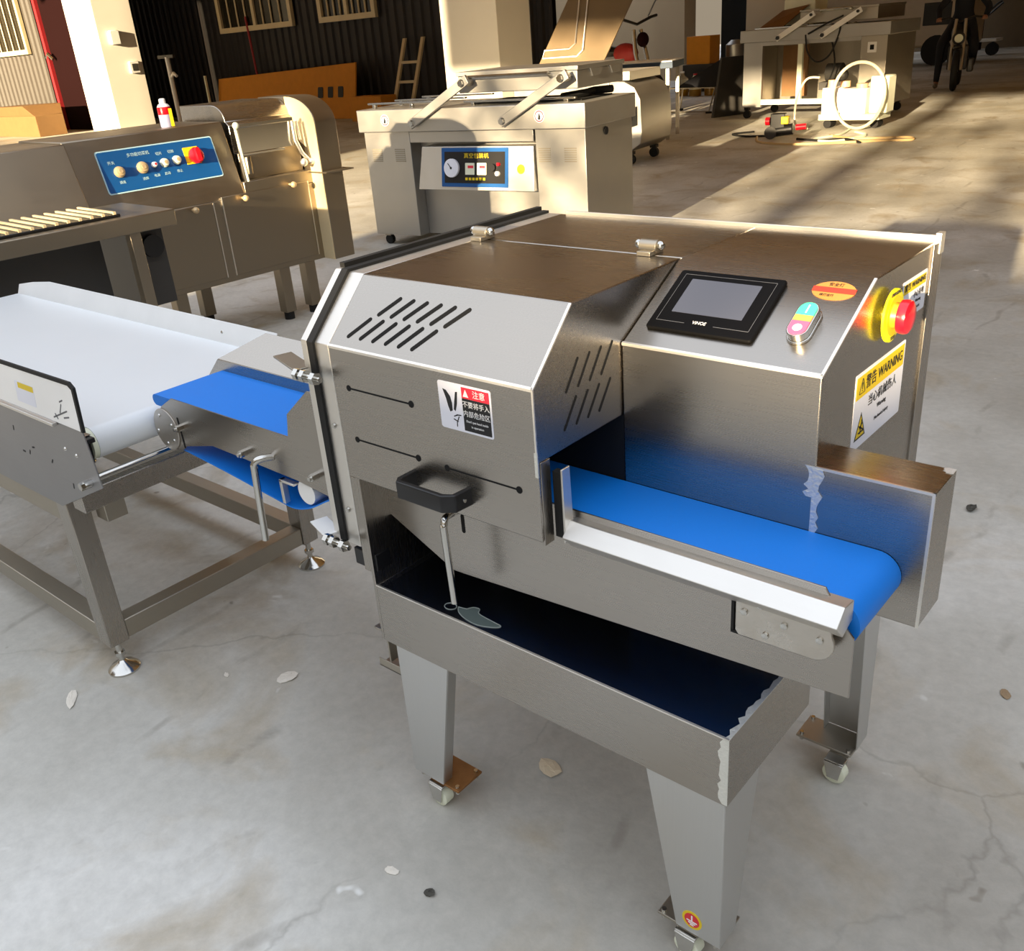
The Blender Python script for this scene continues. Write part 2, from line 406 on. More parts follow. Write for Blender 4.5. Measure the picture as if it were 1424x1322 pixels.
text('lettering', '不要将手入', .0125, (.5055, .2503, 1.047), FX, FZ, INKW, L1)
text('lettering', '内部危险区', .0125, (.5055, .2503, 1.030), FX, FZ, INKW, L1)
text('lettering', 'Don\'t put hand inside', .0058, (.5055, .2503, 1.0165), FX, FZ, INKW, L1)
text('lettering', 'in operation', .0058, (.5055, .2503, 1.0075), FX, FZ, INKW, L1)

# side labels and emergency stop on the right face (plane x = 1)
RX, RZ = (0, 1, 0), (0, 0, 1)
def rlabel(y0, y1, z0, z1, t1, big):
    m = M(); m.oprism((1.0, 0, 0), RX, RZ, rrect(y0, y1, z0, z1, .004), 0, .0006)
    L = ob('warning_label', m, STICK, HS, label='large yellow and white warning label' if big else 'small yellow and white warning label')
    h = z1-z0; w = y1-y0
    m = M(); m.oprism((1.0, 0, 0), RX, RZ, rrect(y0+.005, y1-.005, z1-h*.33, z1-.006, .0008), .0006, .0009); ob('yellow_band', m, YELL, L)
    text('lettering', t1, h*.19, (1.0009, (y0+y1)/2, z1-h*.185), RX, RZ, INKB, L, wid=w*.86)
    return L
LB = rlabel(.640, .868, .922, 1.062, '\u26a0警告 WARNING', True)
text('lettering', '当心机械伤人', .022, (1.0006, .768, .997), RX, RZ, INKB, LB, wid=.13)
text('lettering', 'Warning', .012, (1.0006, .768, .975), RX, RZ, INKB, LB)
text('lettering', 'Mechanical injury', .0095, (1.0006, .772, .953), RX, RZ, INKB, LB)
m = M(); m.oprism((1.0, 0, 0), RX, RZ, [(.652, .939), (.701, .939), (.6765, .987)], .0006, .0009); g_ = ob('hand_triangle', m, INKB, LB)
m = M(); m.oprism((1.0, 0, 0), RX, RZ, [(.658, .9425), (.695, .9425), (.6765, .980)], .0009, .0012); g2_ = ob('triangle_field', m, YELL, LB)
m = M()
for q in ((.668, .950, .690, .950), (.672, .958, .684, .966), (.676, .948, .679, .972), (.670, .962, .688, .952)):
    m.oprism((1.0, 0, 0), RX, RZ, capsule_seg(q[:2], q[2:], .003), .0012, .0015)
ob('hand_symbol', m, INKB, LB)
LS = rlabel(.822, .944, 1.102, 1.174, '警告 WARNING', False)
text('lettering', '小心有电', .013, (1.0006, .905, 1.139), RX, RZ, INKB, LS)
text('lettering', 'Warning', .008, (1.0006, .905, 1.126), RX, RZ, INKB, LS)
text('lettering', 'Electric', .008, (1.0006, .905, 1.114), RX, RZ, INKB, LS)
m = M(); m.lathe((1.0, .75, 1.138), (1, 0, 0), [(0, .012), (.009, .012), (.0091, .0455), (.0130, .0455), (.0137, .043)], 32)
ES = ob('emergency_stop', m, YEL, HS, smooth=True, label='red mushroom stop button on a yellow ring')
m = M(); m.lathe((1.0, .75, 1.138), (1, 0, 0), [(.0138, .034), (.0142, .034), (.0143, .02)], 32); ob('inner_ring', m, YELL, ES)
for k, s_ in enumerate(('EMERGENCY', 'STOP')):
    sg = 1 if k == 0 else -1
    text('lettering', s_, .0085, (1.0144, .75, 1.138+sg*.0385), RX, RZ, INKB, ES)
m = M(); m.lathe((1.0, .75, 1.138), (1, 0, 0), [(.0142, .022), (.024, .020), (.025, .016)], 24); ob('orange_collar', m, ORANGE, ES, smooth=True)
m = M(); m.lathe((1.0, .75, 1.138), (1, 0, 0), [(.0235, .019), (.025, .028), (.034, .029), (.0395, .0275), (.043, .021), (.0445, .008)], 28); ob('mushroom_button', m, RED, ES, smooth=True)

# sloped control panel
PO = Vector((0, .5, 1.107)); PY_ = Vector((0, .875, .483)).normalized(); PX_ = (1, 0, 0)
def pp(x, v, w=0): return PO+Vector((x, 0, 0))+PY_*v+Vector((0, -.483, .875)).normalized()*w
m = M(); m.oprism(PO, PX_, PY_, rrect(.661, .863, .041, .188, .006), 0, .007)
TS = ob('touch_screen', m, BEZEL, SL, bevel=.0025, label='black touch screen in a wide bezel')
m = M(); m.oprism(PO, PX_, PY_, rrect(.693, .827, .083, .166, .001), .007, .0076); ob('display', m, SCREEN, TS)
m = M()
for a in ((.674, .850, .060, .0606), (.674, .850, .1765, .1771), (.674, .6746, .060, .177), (.8494, .850, .060, .177)):
    if a[3]-a[2] < .01 and a[2] < .1:
        m.oprism(PO, PX_, PY_, [(.674, .060), (.730, .060), (.730, .0607), (.674, .0607)], .007, .0074); m.oprism(PO, PX_, PY_, [(.785, .060), (.850, .060), (.850, .0607), (.785, .0607)], .007, .0074)
    else: m.oprism(PO, PX_, PY_, [(a[0], a[2]), (a[1], a[2]), (a[1], a[3]), (a[0], a[3])], .007, .0074)
ob('bezel_outline', m, LINE, TS)
text('maker_lettering', 'VINOE', .010, pp(.757, .0635, .007), PX_, PY_, INKW, TS, wid=.026)
m = M(); m.oprism(PO, PX_, PY_, stadium(.931, .094, .040, .082), 0, .005); m.oprism(PO, PX_, PY_, stadium(.931, .094, .036, .078), .005, .019)
SB = ob('start_stop_button', m, STP, SL, bevel=.0015, label='oval green and pink push button in a chrome rim')
def half(y0, y1, mat, nm, w=.013):
    pts = [p for p in stadium(.931, .094, .030, .072, 12) if y0 <= p[1] <= y1]
    xs = [(.931+w_, y) for y in (y0, y1) for w_ in (-.015, .015)]
    import_pts = pts+[(x, y) for x, y in xs if abs(y-.094) < .022]
    cx = sum(p[0] for p in import_pts)/len(import_pts); cy = sum(p[1] for p in import_pts)/len(import_pts)
    import_pts.sort(key=lambda p: math.atan2(p[1]-cy, p[0]-cx))
    m = M(); m.oprism(PO, PX_, PY_, import_pts, .019, .0205); return ob(nm, m, mat, SB)
gb = half(.1015, .1310, GREENB, 'green_button'); half(.0885, .1010, AMB, 'amber_lamp'); pb = half(.057, .088, PINKB, 'pink_button')
m = M(); m.oprism(PO, PX_, PY_, stadium(.931, .115, .002, .018), .0205, .0209); ob('start_mark', m, INKW, SB)
m = M(); m.lathe(pp(.931, .073, .0205), Vector((0, -.483, .875)), [(0, .0075), (.0004, .0075), (.0005, .006)], 20); ob('stop_mark', m, STICK, SB)
m = M(); m.oprism(PO, PX_, PY_, circ(.944, .181, .0365, 30, .0215), 0, .0006)
OV = ob('oval_sticker', m, OVALO, SL, label='brown oval sticker with a red stripe')
m = M(); m.oprism(PO, PX_, PY_, [(.908, .176), (.980, .176), (.9803, .188), (.9077, .188)], .0006, .0009); ob('red_stripe', m, OVALR, OV)
text('lettering', '安全灯', .0085, pp(.944, .194, .0006), PX_, PY_, INKB, OV)
text('lettering', '绿灯运行', .006, pp(.936, .169, .0006), PX_, PY_, INKB, OV)

# outlet box
m = M(); m.box(.9985, 1.183, .5, .598, .717, .955)
OB = ob('outlet_box', m, ST, SL, bevel=.002)
m = M(); m.box(1.0, 1.1835, .4995, .5025, .951, .9555); m.box(1.179, 1.1835, .4993, .5025, .717, .9555)
ob('ground_edge', m, EDGE, OB)
def ragged(o, X, Y, v0, v1, u0, amp, n=18, t=.0007):
    """ground weld: a strip with one straight and one wandering edge"""
    pts = [(u0, v1), (u0, v0)]; 
    for k in range(n+1): pts.append((u0+amp*(.45+.55*random.random()), v0+(v1-v0)*k/n))
    Zs = 1 if (Vector(X).cross(Vector(Y))).y <= 0 else -1
    m = M(); m.oprism(o, X, Y, pts, min(0, Zs*t), max(0, Zs*t)); return m
ob('weld_seam', ragged((1.0, .4995, 0), (1, 0, 0), FZ, .78, .952, -.004, .020), WELD, OB)
ob('weld_seam', ragged((.999, .4998, 0), (-1, 0, 0), FZ, .90, .955, -.001, .020, 8), WELD, HS)
ob('weld_seam', ragged((1.183, .598, .955), (-1, 0, 0), (0, -1, 0), .0, .02, .0, .022, 6), WELD, OB)

# side plate below the belt
m = M()
m.py([(.115, .731), (.310, .640), (.330, .631), (.36, .632), (1.148, .682), (1.147, .789), (1.127, .812), (1.10, .86), (.115, .86)], .320, .324)
SP = ob('side_plate', m, ST, SL, bevel=.001)
m = M(); m.lathe((.929, .320, .803), (0, -1, 0), [(0, .011), (.005, .010), (.006, .005)], 16); ob('hex_bolt', m, STP, SP, smooth=True)
m = M(); m.px([(.275, .827), (.299, .851), (.333, .846), (.333, .812), (.324, .810), (.300, .800)], .655, 1.138)
m.px([(.284, .812), (.284, .952), (.306, .952), (.309, .84), (.309, .812)], .652, .656)
RG = ob('guard_rail', m, STB, SL, bevel=.0012)
m = M(); m.box(.634, .651, .286, .30, .82, .945)
ob('gap_shade_block', m, RUBBER, SL)  # black block stands in for the dark of the gap beside the rail
m = M(); m.box(.962, .967, .302, .320, .744, .81); m.box(.962, 1.0, .302, .320, .740, .745)
ob('recess_frame', m, RUBBER, SP)
pts = [(.972, .818), (.972, .752), (.978, .744), (1.095, .747)]+[(1.095+.033*math.sin(t), .779-.032*math.cos(t)) for t in [PI*k/12 for k in range(1, 9)]]+[(1.12, .818)]
m = M(); m.py(pts, .296, .303)
BP = ob('bearing_plate', m, steel('swirled_steel', (200, 194, 184), .16, dirs=(4, 4, 4), smear=.45, bump=.3), SL, bevel=.0015)
for x, z in ((.987, .790), (1.052, .789), (1.023, .760), (1.107, .785), (1.012, .81)):
    m = M(); m.lathe((x, .2962, z), (0, -1, 0), [(0, .0058), (.003, .0055), (.0035, .003)], 14); ob('screw', m, STP, BP, smooth=True)
def belt_loop(x0, x1, zt, zb, y0, y1, seg=12):
    r = (zt-zb)/2; zc = (zt+zb)/2; pts = []
    for k in range(seg+1): t = PI/2-PI*k/seg; pts.append((x1-r+math.cos(t)*r, zc+math.sin(t)*r))
    for k in range(seg+1): t = -PI/2-PI*k/seg; pts.append((x0+r+math.cos(t)*r, zc+math.sin(t)*r))
    m = M(); m.py(pts, y0, y1); return m
ob('outfeed_belt', belt_loop(.18, 1.150, .838, .758, .334, .4985, 18), BLUE, SL, smooth=True, label='bright blue outfeed belt')

# black pull handle
m = M()
ax = [(.322, .254), (.322, .212), (.334, .196), (.448, .196), (.470, .212), (.474, .254)]
inn = [(.463, .254), (.460, .216), (.445, .208), (.337, .208), (.333, .216), (.333, .254)]
m.pz(ax+inn, .851, .886)
HD = ob('pull_handle', m, BLACK, SL, bevel=.003)
m = M(); m.lathe((.472, .232, .868), (1, 0, 0), [(0, .004), (.0025, .0035)], 10); ob('screw', m, STP, HD, smooth=True)
m = M(); m.tube(smooth_path([(.352, .322, .772), (.372, .290, .786), (.386, .262, .795), (.390, .252, .785), (.391, .250, .765), (.397, .250, .615)], 5), .0072, 12)
ob('locking_lever', m, STP, SL, smooth=True, label='bent steel locking rod below the handle')
m = M(); m.oprism((0, .320, 0), FX, FZ, capsule_seg((.372, .768), (.372, .735), .009), 0, .0006); ob('lever_slot', m, HOLE, SP)

# tray
TX0, TX1, TY0, TY1 = .158, .992, .251, .57
m = M()
m.box(TX0, TX1, TY0, TY0+.003, .429, .571); m.box(TX1-.003, TX1, TY0+.003, TY1, .429, .571); m.box(TX0, TX0+.003, TY0+.003, TY1, .429, .571)
m.box(TX0+.003, TX1-.003, TY1-.003, TY1, .429, .571)
TR = ob('drip_tray', m, ST, SL, bevel=.001)
m = M(); m.box(TX0+.003, TX1-.003, TY0+.003, TY1-.003, .556, .560); ob('tray_floor', m, TRAYM, TR, label='dark mirror-like tray floor')
m = M(); m.box(TX0, TX1, TY0-.0006, TY0+.0034, .5695, .5725); ob('tray_rim', m, EDGE, TR, label='bright front rim of the tray')
m = M(); pts_ = [(TX1+.0004, TY0+.002), (TX1+.0004, TY0+.22)]+[(TX1-.004-.010*random.random(), TY0+.22-.218*k/20) for k in range(21)]
m.pz(pts_, .5708, .5716); ob('weld_seam', m, WELD, TR)
ob('weld_seam', ragged((TX1, TY0, 0), (-1, 0, 0), FZ, .432, .571, -.0003, .020, 14, .0006), WELD, TR)
m = M()
out = [(.352, .300), (.367, .286), (.395, .276), (.430, .274), (.462, .286), (.470, .297), (.445, .300), (.405, .305), (.395, .318), (.380, .316), (.372, .304)]
m.tube([(p.x, p.y, .5606) for p in smooth_path([(q[0], q[1], 0) for q in out], 4)], .0011, 6, closed=True)
m.tube([(.337+.014*math.cos(2*PI*k/20), .293+.011*math.sin(2*PI*k/20), .5606) for k in range(20)], .001, 6, closed=True)
ob('dried_water_mark', m, paint('water_mark', (150, 158, 152), .8), TR)
m = M(); m.pz(out, .5600, .5603); ob('dried_film', m, paint('dried_film', (92, 104, 100), .75), TR)

# left end: panel, gusset and the door frame with its rubber seal
m = M(); m.px([(.251, .43), (.251, .822), (.60, .822), (.60, .43)], .1495, .1575); ob('end_panel', m, STV, SL, bevel=.001)
m = M(); m.hexa([(.128, .252, .60), (.150, .252, .60), (.150, .3195, .735), (.128, .3195, .735), (.128, .252, .822), (.150, .252, .822), (.150, .3195, .822), (.128, .3195, .822)])
ob('corner_gusset', m, STV, SL, bevel=.001)
def prof(d, zb): return [(.251-d, zb), (.251-d, 1.10+d*.35), (.363-d*.7, 1.213+d), (1.0, 1.213+d), (1.0, zb)]
m = M(); m.px(prof(.000, .655), .086, .1275); ob('end_channel', m, STB, SL, bevel=.0015)
m = M(); m.px(prof(.006, .66), .070, .088); ob('door_seal', m, RUBBER, SL)
m = M(); m.px(prof(.004, .668), .049, .068)
DF = ob('door_frame', m, STB, SL, bevel=.0015)
m = M(); m.box(.052, .066, .37, 1.0, 1.217, 1.227); ob('seal_lip', m, RUBBER, DF)
for z, tz in ((1.045, 1), (.672, 0)):
    m = M(); m.obox((.055, .238, z), (-.93, .30, .0), (.30, .93, .0), .0, .125 if tz else .085, -.020, .020, -.002, .002)
    lt = ob('latch_tab', m, STD if tz else WHITE, SL, bevel=.001, label=None if tz else 'pale latch tab at the foot of the end frame')
    m = M(); m.cyl((.045, .225, z-.008), (.122, .225, z-.008), .006, n=12)
    for x in (.052, .072, .104): m.cyl((x-.006, .225, z-.008), (x+.006, .225, z-.008), .013, n=6)
    ob('latch_bolt', m, STP, lt, smooth=True)
m = M(); m.box(.09, .16, .26, .30, .60, .64); ob('lower_stop', m, BLACK, SL, bevel=.002)
for z in (.93, .74): 
    m = M(); m.lathe((.107, .2505, z), (0, -1, 0), [(0, .006), (.004, .005)], 12); ob('rivet', m, STP, SL, smooth=True)

# legs: folded sheet, tapered, each on a castor
def leg(cx, cy, sx, sy, ztop, zb=.072, tw=.155, td=.13, bw=.092, bd=.06, rust=None, wdx=.07, wdy=.012):
    """outer corner at (cx,cy); the leg spreads towards +sx in x and +sy in y"""
    m = M(); t = .003
    def face(a, b_):                         # quad strip with thickness built from 4 corner points
        pass
    # front/rear plate in the plane y = cy
    m.hexa([(cx, cy, zb), (cx+sx*bw, cy, zb), (cx+sx*bw, cy+sy*t, zb), (cx, cy+sy*t, zb), (cx, cy, ztop), (cx+sx*tw, cy, ztop), (cx+sx*tw, cy+sy*t, ztop), (cx, cy+sy*t, ztop)])
    # side plate in the plane x = cx
    m.hexa([(cx, cy+sy*t, zb), (cx+sx*t, cy+sy*t, zb), (cx+sx*t, cy+sy*bd, zb), (cx, cy+sy*bd, zb), (cx, cy+sy*t, ztop), (cx+sx*t, cy+sy*t, ztop), (cx+sx*t, cy+sy*td, ztop), (cx, cy+sy*td, ztop)])
    # return flange on the inner edge
    m.hexa([(cx+sx*(bw-t), cy+sy*t, zb), (cx+sx*bw, cy+sy*t, zb), (cx+sx*bw, cy+sy*.03, zb), (cx+sx*(bw-t), cy+sy*.03, zb), (cx+sx*(tw-t), cy+sy*t, ztop), (cx+sx*tw, cy+sy*t, ztop), (cx+sx*tw, cy+sy*.03, ztop), (cx+sx*(tw-t), cy+sy*.03, ztop)])
    L = ob('leg', m, LEGM, SL, bevel=.001)
    x0, y0 = cx+sx*.055, cy+sy*.035
    m = M(); m.box(min(cx+sx*.004, cx+sx*.135), max(cx+sx*.004, cx+sx*.135), min(cy+sy*.004, cy+sy*.085), max(cy+sy*.004, cy+sy*.085), zb-.006, zb)
    ob('castor_plate', m, rust or STD, L, bevel=.001)
    wx = cx+sx*wdx; wy = cy+sy*wdy
    m = M(); m.box(wx-.022, wx+.022, wy-.018, wy+.018, zb-.012, zb-.006)
    for d in (-.0205, .0175): m.hexa([(wx-.012, wy+d, .018), (wx+.014, wy+d, .018), (wx+.014, wy+d+.003, .018), (wx-.012, wy+d+.003, .018), (wx-.022, wy+d, zb-.010), (wx+.022, wy+d, zb-.010), (wx+.022, wy+d+.003, zb-.010), (wx-.022, wy+d+.003, zb-.010)])
    ob('castor_fork', m, STP, L, bevel=.001)
    m = M(); m.lathe((wx, wy-.015, .0265), (0, 1, 0), [(0, .020), (.003, .026), (.027, .026), (.030, .020)], 24); ob('castor_wheel', m, CREAM, L, smooth=True)
    m = M()
    for dx, dy in ((.014, .012), (.125, .012), (.125, .075), (.014, .075)): m.cyl((cx+sx*dx, cy+sy*dy, zb-.016), (cx+sx*dx, cy+sy*dy, zb+.006), .005, n=8)
    ob('castor_bolt', m, STP, L)
    return L
leg(.188, .256, 1, 1, .429, rust=RUST); LR = leg(.985, .256, -1, 1, .429)
leg(.985, .955, -1, -1, .60, tw=.12, td=.10, wdx=.03, wdy=.10); leg(.188, .955, 1, -1, .60)
m = M(); m.oprism((0, .256, 0), FX, FZ, circ(.927, .107, .0205, 30, .0215), 0, .0006)
G0 = ob('earth_sticker', m, YELL, LR, label='round yellow and red earth sticker')
m = M(); m.oprism((0, .256, 0), FX, FZ, circ(.927, .107, .0155, 26, .0165), .0006, .0009); ob('red_field', m, RED, G0)
m = M(); m.oprism((0, .256, 0), FX, FZ, [(.9255, .106), (.9285, .106), (.9285, .119), (.9255, .119)], .0009, .0012)
for k, w_ in enumerate((.011, .0075, .004)): m.oprism((0, .256, 0), FX, FZ, [(.927-w_, .1025-.0045*k), (.927+w_, .1025-.0045*k), (.927+w_, .1055-.0045*k), (.927-w_, .1055-.0045*k)], .0009, .0012)
ob('earth_symbol', m, INKW, G0)
m = M(); m.box(.16, .985, .58, .60, .53, .60); m.box(.16, .985, .93, .95, .53, .60); m.box(.16, .19, .60, .93, .53, .60); m.box(.955, .985, .60, .93, .53, .60)
ob('base_frame', m, STD, SL, bevel=.001)
m = M(); m.box(.112, .187, .262, .30, .437, .441); m.box(.150, .154, .262, .30, .36, .44); m.box(.112, .187, .262, .305, .335, .339); m.box(.112, .187, .262, .265, .335, .357)
ob('side_bracket', m, STD, SL, bevel=.001)

# infeed conveyor of the slicer
m = M()
m.py([(-.60, .843), (-.660, .810), (-.70, .765), (-.70, .715), (-.67, .69), (-.60, .70), (-.575, .716), (-.45, .745), (-.33, .742), (-.11, .735), (.048, .718), (.048, .972), (-.02, .968), (-.106, .899), (-.118, .843)], .287, .290)
IP = ob('infeed_side_plate', m, ST, SL, bevel=.001)
m = M(); m.px([(.282, .843), (.291, .843), (.291, .847), (.282, .847)], -.6, -.118)
m = M(); m.lathe((-.655, .287, .748), (0, -1, 0), [(0, .057), (.004, .057), (.0045, .03)], 30)
DC = ob('roller_cover', m, steel('swirled_disc', (196, 190, 182), .2, dirs=(5, 5, 5), smear=.3), SL, bevel=.001)
for a in (.5, 2.0, 3.4, 4.6, 5.6):
    m = M(); m.lathe((-.655+.04*math.cos(a), .2825, .748+.04*math.sin(a)), (0, -1, 0), [(0, .005), (.003, .004)], 10); ob('screw', m, STP, DC, smooth=True)
m = M(); m.oprism((0, .287, 0), FX, FZ, capsule_seg((-.590, .79), (-.585, .712), .007), 0, .0007); ob('tension_slot', m, HOLE, IP)
for x, z in ((-.575, .770), (-.30, .764), (-.033, .769)):
    m = M(); m.cyl((x, .287, z), (x, .268, z), .009, n=6); m.cyl((x, .275, z), (x, .262, z), .005, n=10); ob('hex_bolt', m, STP, IP, smooth=True)
m = M(); m.tube(smooth_path([(-.195, .289, .775), (-.205, .262, .778), (-.215, .250, .768), (-.218, .248, .74), (-.232, .248, .565)], 5), .0085, 12); ob('locking_lever', m, STP, SL, smooth=True, label='bent steel rod hanging from the infeed conveyor')
ob('infeed_belt', belt_loop(-.70, .10, .838, .808, .2905, .498, 14), BLUE, SL, smooth=True, label='blue infeed belt')
r_ = []
path = [(-.69, .73), (-.655, .700), (-.58, .694), (-.40, .676), (-.22, .655), (-.155, .650), (-.09, .668), (-.02, .705), (.05, .735)]
top = [(p.x, p.z) for p in smooth_path([(x, 0, z) for x, z in path], 4)]
m = M(); m.py(top+[(x, z+.0035) for x, z in top[::-1]], .292, .496); ob('belt_return', m, BLUE, SL, smooth=True, label='sagging blue return run of the infeed belt')
m = M(); m.cyl((-.10, .296, .705), (-.10, .49, .705), .030, n=24); RB = ob('tension_roller', m, WHITE, SL, smooth=True)
m = M(); m.box(-.185, -.175, .285, .300, .66, .722); m.box(-.185, -.13, .285, .300, .716, .722); ob('roller_bracket', m, EDGE, SL, bevel=.001)
m = M(); m.hexa([(-.775, .498, .80), (.05, .498, .80), (.05, .502, .80), (-.775, .502, .80), (-.70, .498, .868), (.05, .498, .868), (.05, .502, .868), (-.70, .502, .868)])
m.hexa([(-.70, .499, .866), (.05, .499, .866), (.05, .60, .925), (-.60, .60, .925), (-.70, .499, .869), (.05, .499, .869), (.05, .60, .928), (-.60, .60, .928)])
ob('infeed_guide', m, ST, SL, bevel=.001)
m = M(); m.box(-.6, .05, .50, .505, .70, .80); ob('infeed_rear_plate', m, ST, SL)

# ================================================================== WHITE BELT CONVEYOR
CV = thing('belt_conveyor', 'low steel belt conveyor with a wide white belt feeding the blue infeed belt', 'conveyor', (-1.6, .45, 0), world=True)
ob('white_belt', belt_loop(-2.62, -.722, .785, .700, .132, .755, 18), WBELT, CV, smooth=True)
for y0, y1 in ((.118, .1315), (.7555, .80)):
    m = M(); m.cyl((-.7645, y0, .7425), (-.7645, y1, .7425), .0415, n=28); ob('roller_cap', m, CREAM, CV, smooth=True)
m = M(); m.box(-.79, -.70, .060, .117, .765, .778); m.box(-.80, -.735, .06, .117, .70, .7645); ob('bearing_block', m, BLACK, CV, bevel=.002)
m = M(); m.box(-.86, -.72, .056, .117, .779, .782); ob('block_cover', m, ST, CV, bevel=.001)
m = M(); m.py([(-2.62, .565), (-.852, .572), (-.572, .697), (-.596, .845), (-2.62, .835)], .048, .052)
FPN = ob('front_panel', m, PANM, CV, bevel=.001)
for x, z in ((-.72, .768), (-.665, .762)):
    m = M(); m.lathe((x, .048, z), (0, -1, 0), [(0, .006), (.003, .004)], 12); ob('rivet', m, STP, FPN, smooth=True)
m = M(); m.cyl((-.635, .050, .695), (-.635, .022, .695), .011, n=6); m.cyl((-.622, .050, .70), (-.622, .028, .70), .009, n=12); ob('hex_bolt', m, STP, FPN)
m = M()
for x, z, a in ((-1.02, .757, 1.2), (-.96, .70, 1.0), (-.83, .705, .8), (-.93, .725, .2), (-.74, .655, 1.3), (-1.0, .70, 0)): m.oprism((0, .048, 0), FX, FZ, capsule_seg((x, z), (x+.012*math.cos(a), z+.012*math.sin(a)), .005), 0, .0005)
ob('scuff_mark', m, INKB, FPN)
m = M(); m.box(-2.62, -.72, .034, .0475, .832, .840); ob('hem_strip', m, STB, FPN, bevel=.001)
GO = Vector((0, .040, .846)); GY = Vector((0, .10, 1)).normalized()
m = M(); m.oprism(GO, FX, GY, [(-2.62, 0), (-.583, 0), (-.583, .008), (-.59, .10), (-.606, .108), (-2.62, .085)], -.004, 0)
FG = ob('front_guard', m, WHITE, CV, bevel=.001)
m = M(); m.oprism(GO, FX, GY, [(-.606, .108), (-.59, .10), (-.577, 0), (-.568, 0), (-.580, .106), (-.600, .117), (-2.62, .094), (-2.62, .085)], -.006, .001); ob('guard_trim', m, RUBBER, FG)
m = M(); m.oprism(GO, FX, GY, rrect(-.905, -.80, .018, .072, .003), 0, .0005); w_ = ob('guard_sticker', m, STICK, FG)
m = M(); m.oprism(GO, FX, GY, rrect(-.888, -.802, .055, .070, .001), .0005, .0008); ob('sticker_band', m, YELL, w_)
m = M()
for q in ((-.71, .012, -.635, .040), (-.70, .022, -.69, .012), (-.672, .030, -.66, .052), (-.655, .020, -.63, .026), (-.665, .058, -.650, .064)): m.oprism(GO, FX, GY, capsule_seg(q[:2], q[2:], .004), 0, .0005)
ob('grey_mark', m, LINE, FG)  # short grey strokes on the guard
RO = Vector((0, .765, .768)); RY = Vector((0, .42, 1)).normalized()
m = M(); m.oprism(RO, FX, RY, [(-2.62, -.03), (-.83, -.03), (-.836, .078), (-2.35, .086), (-2.50, .070), (-2.62, .05)], -.003, 0)
RGd = ob('rear_guard', m, WHITE, CV, bevel=.001)
for x in (-1.12, -.90):
    m = M(); m.lathe(RO+Vector((x, 0, 0))+RY*.045, (0, -1, .42), [(0, .006), (.003, .004)], 12); ob('rivet', m, STP, RGd, smooth=True)
m = M(); m.oprism(RO, FX, RY, [(-2.62, -.055), (-.83, -.055), (-.83, -.03), (-2.62, -.03)], -.002, .0008); ob('guard_base_strip', m, STB, RGd)
def cleg(x, y, foot=True):
    m = M(); m.box(x, x+.065, y, y+.06, .098, .572 if y < .4 else .66); L = ob('frame_leg', m, STV, CV, bevel=.003)
    cx, cy = x+.04, y+.03
    m = M(); m.lathe((cx, cy, .0), (0, 0, 1), [(0, .046), (.006, .046), (.016, .036), (.026, .016), (.034, .010)], 28); ob('levelling_foot', m, STP, L, smooth=True)
    m = M(); m.cyl((cx, cy, .034), (cx, cy, .098), .009, n=14); m.cyl((cx, cy, .05), (cx, cy, .062), .016, n=6); ob('foot_bolt', m, STP, L)
for x in (-.928, -2.55):
    for y in (.060, .765): cleg(x, y)
for nm, bx in (('lower_rail', (-2.50, -.928, .062, .118, .100, .160)), ('lower_rail', (-.922, -.868, .12, .765, .102, .162)), ('lower_rail', (-2.49, -.928, .768, .822, .100, .160)),
               ('upper_rail', (-2.50, -.928, .062, .118, .500, .560)), ('upper_rail', (-2.49, -.928, .768, .822, .56, .62)), ('cross_rail', (-.80, -.74, .056, .79, .575, .635)), ('cross_rail', (-1.9, -1.84, .12, .765, .50, .56))):
    m = M(); m.box(*bx); ob(nm, m, STD if nm != 'cross_rail' else ST, CV, bevel=.003)
m = M(); m.cyl((-.715, .055, .668), (-.715, .79, .668), .010, n=14); ob('tie_rod', m, STP, CV, smooth=True)
m = M(); m.box(-.86, -.80, .70, .76, .575, .74); ob('mounting_block', m, STD, CV, bevel=.002)
m = M(); m.box(-.86, -.80, .13, .19, .50, .575); ob('mounting_block', m, STD, CV, bevel=.002)

# ================================================================== BACKGROUND CUTTER WITH BLUE PANEL (local frame)
VC = thing('vegetable_cutter', 'tall steel cutting machine with a blue control panel and rounded hood', 'cutting machine', (-3.570, 1.954, -.209), 1.525)
VC.scale = (1.13, 1.13, 1.13)
m = M(); m.box(0, 1.014, 0, .62, .50, .93); m.box(.565, 1.014, 0, .62, .93, 1.0)
VB = ob('cabinet', m, CUT, VC, bevel=.004)
m = M(); m.px([(0, .928), (.109, 1.307), (.62, 1.307), (.62, .928)], -.30, .565); CN = ob('console', m, CUT, VC, bevel=.006)
m = M(); m.px([(-.06, .95), (.06, 1.30), (.60, 1.30), (.60, .95)], -.95, -.305); ob('feed_cover', m, CUT, VC, bevel=.004)
CY = Vector((0, .109, .379)).normalized(); CO = Vector((0, 0, .928))
m = M(); m.oprism(CO, FX, CY, rrect(-.163, .475, .122, .330, .012), 0, .002); BPn = ob('control_panel', m, PBLUE2, VC, label='blue control panel with knobs')
m = M(); m.oprism(CO, FX, CY, rrect(-.157, .469, .128, .324, .010), .002, .0032); ob('blue_face', m, PBLUE, BPn)
CNn = Vector(FX).cross(CY)
def cp(x, v, w=0.): return CO+Vector((x, 0, 0))+CY*v+CNn*w
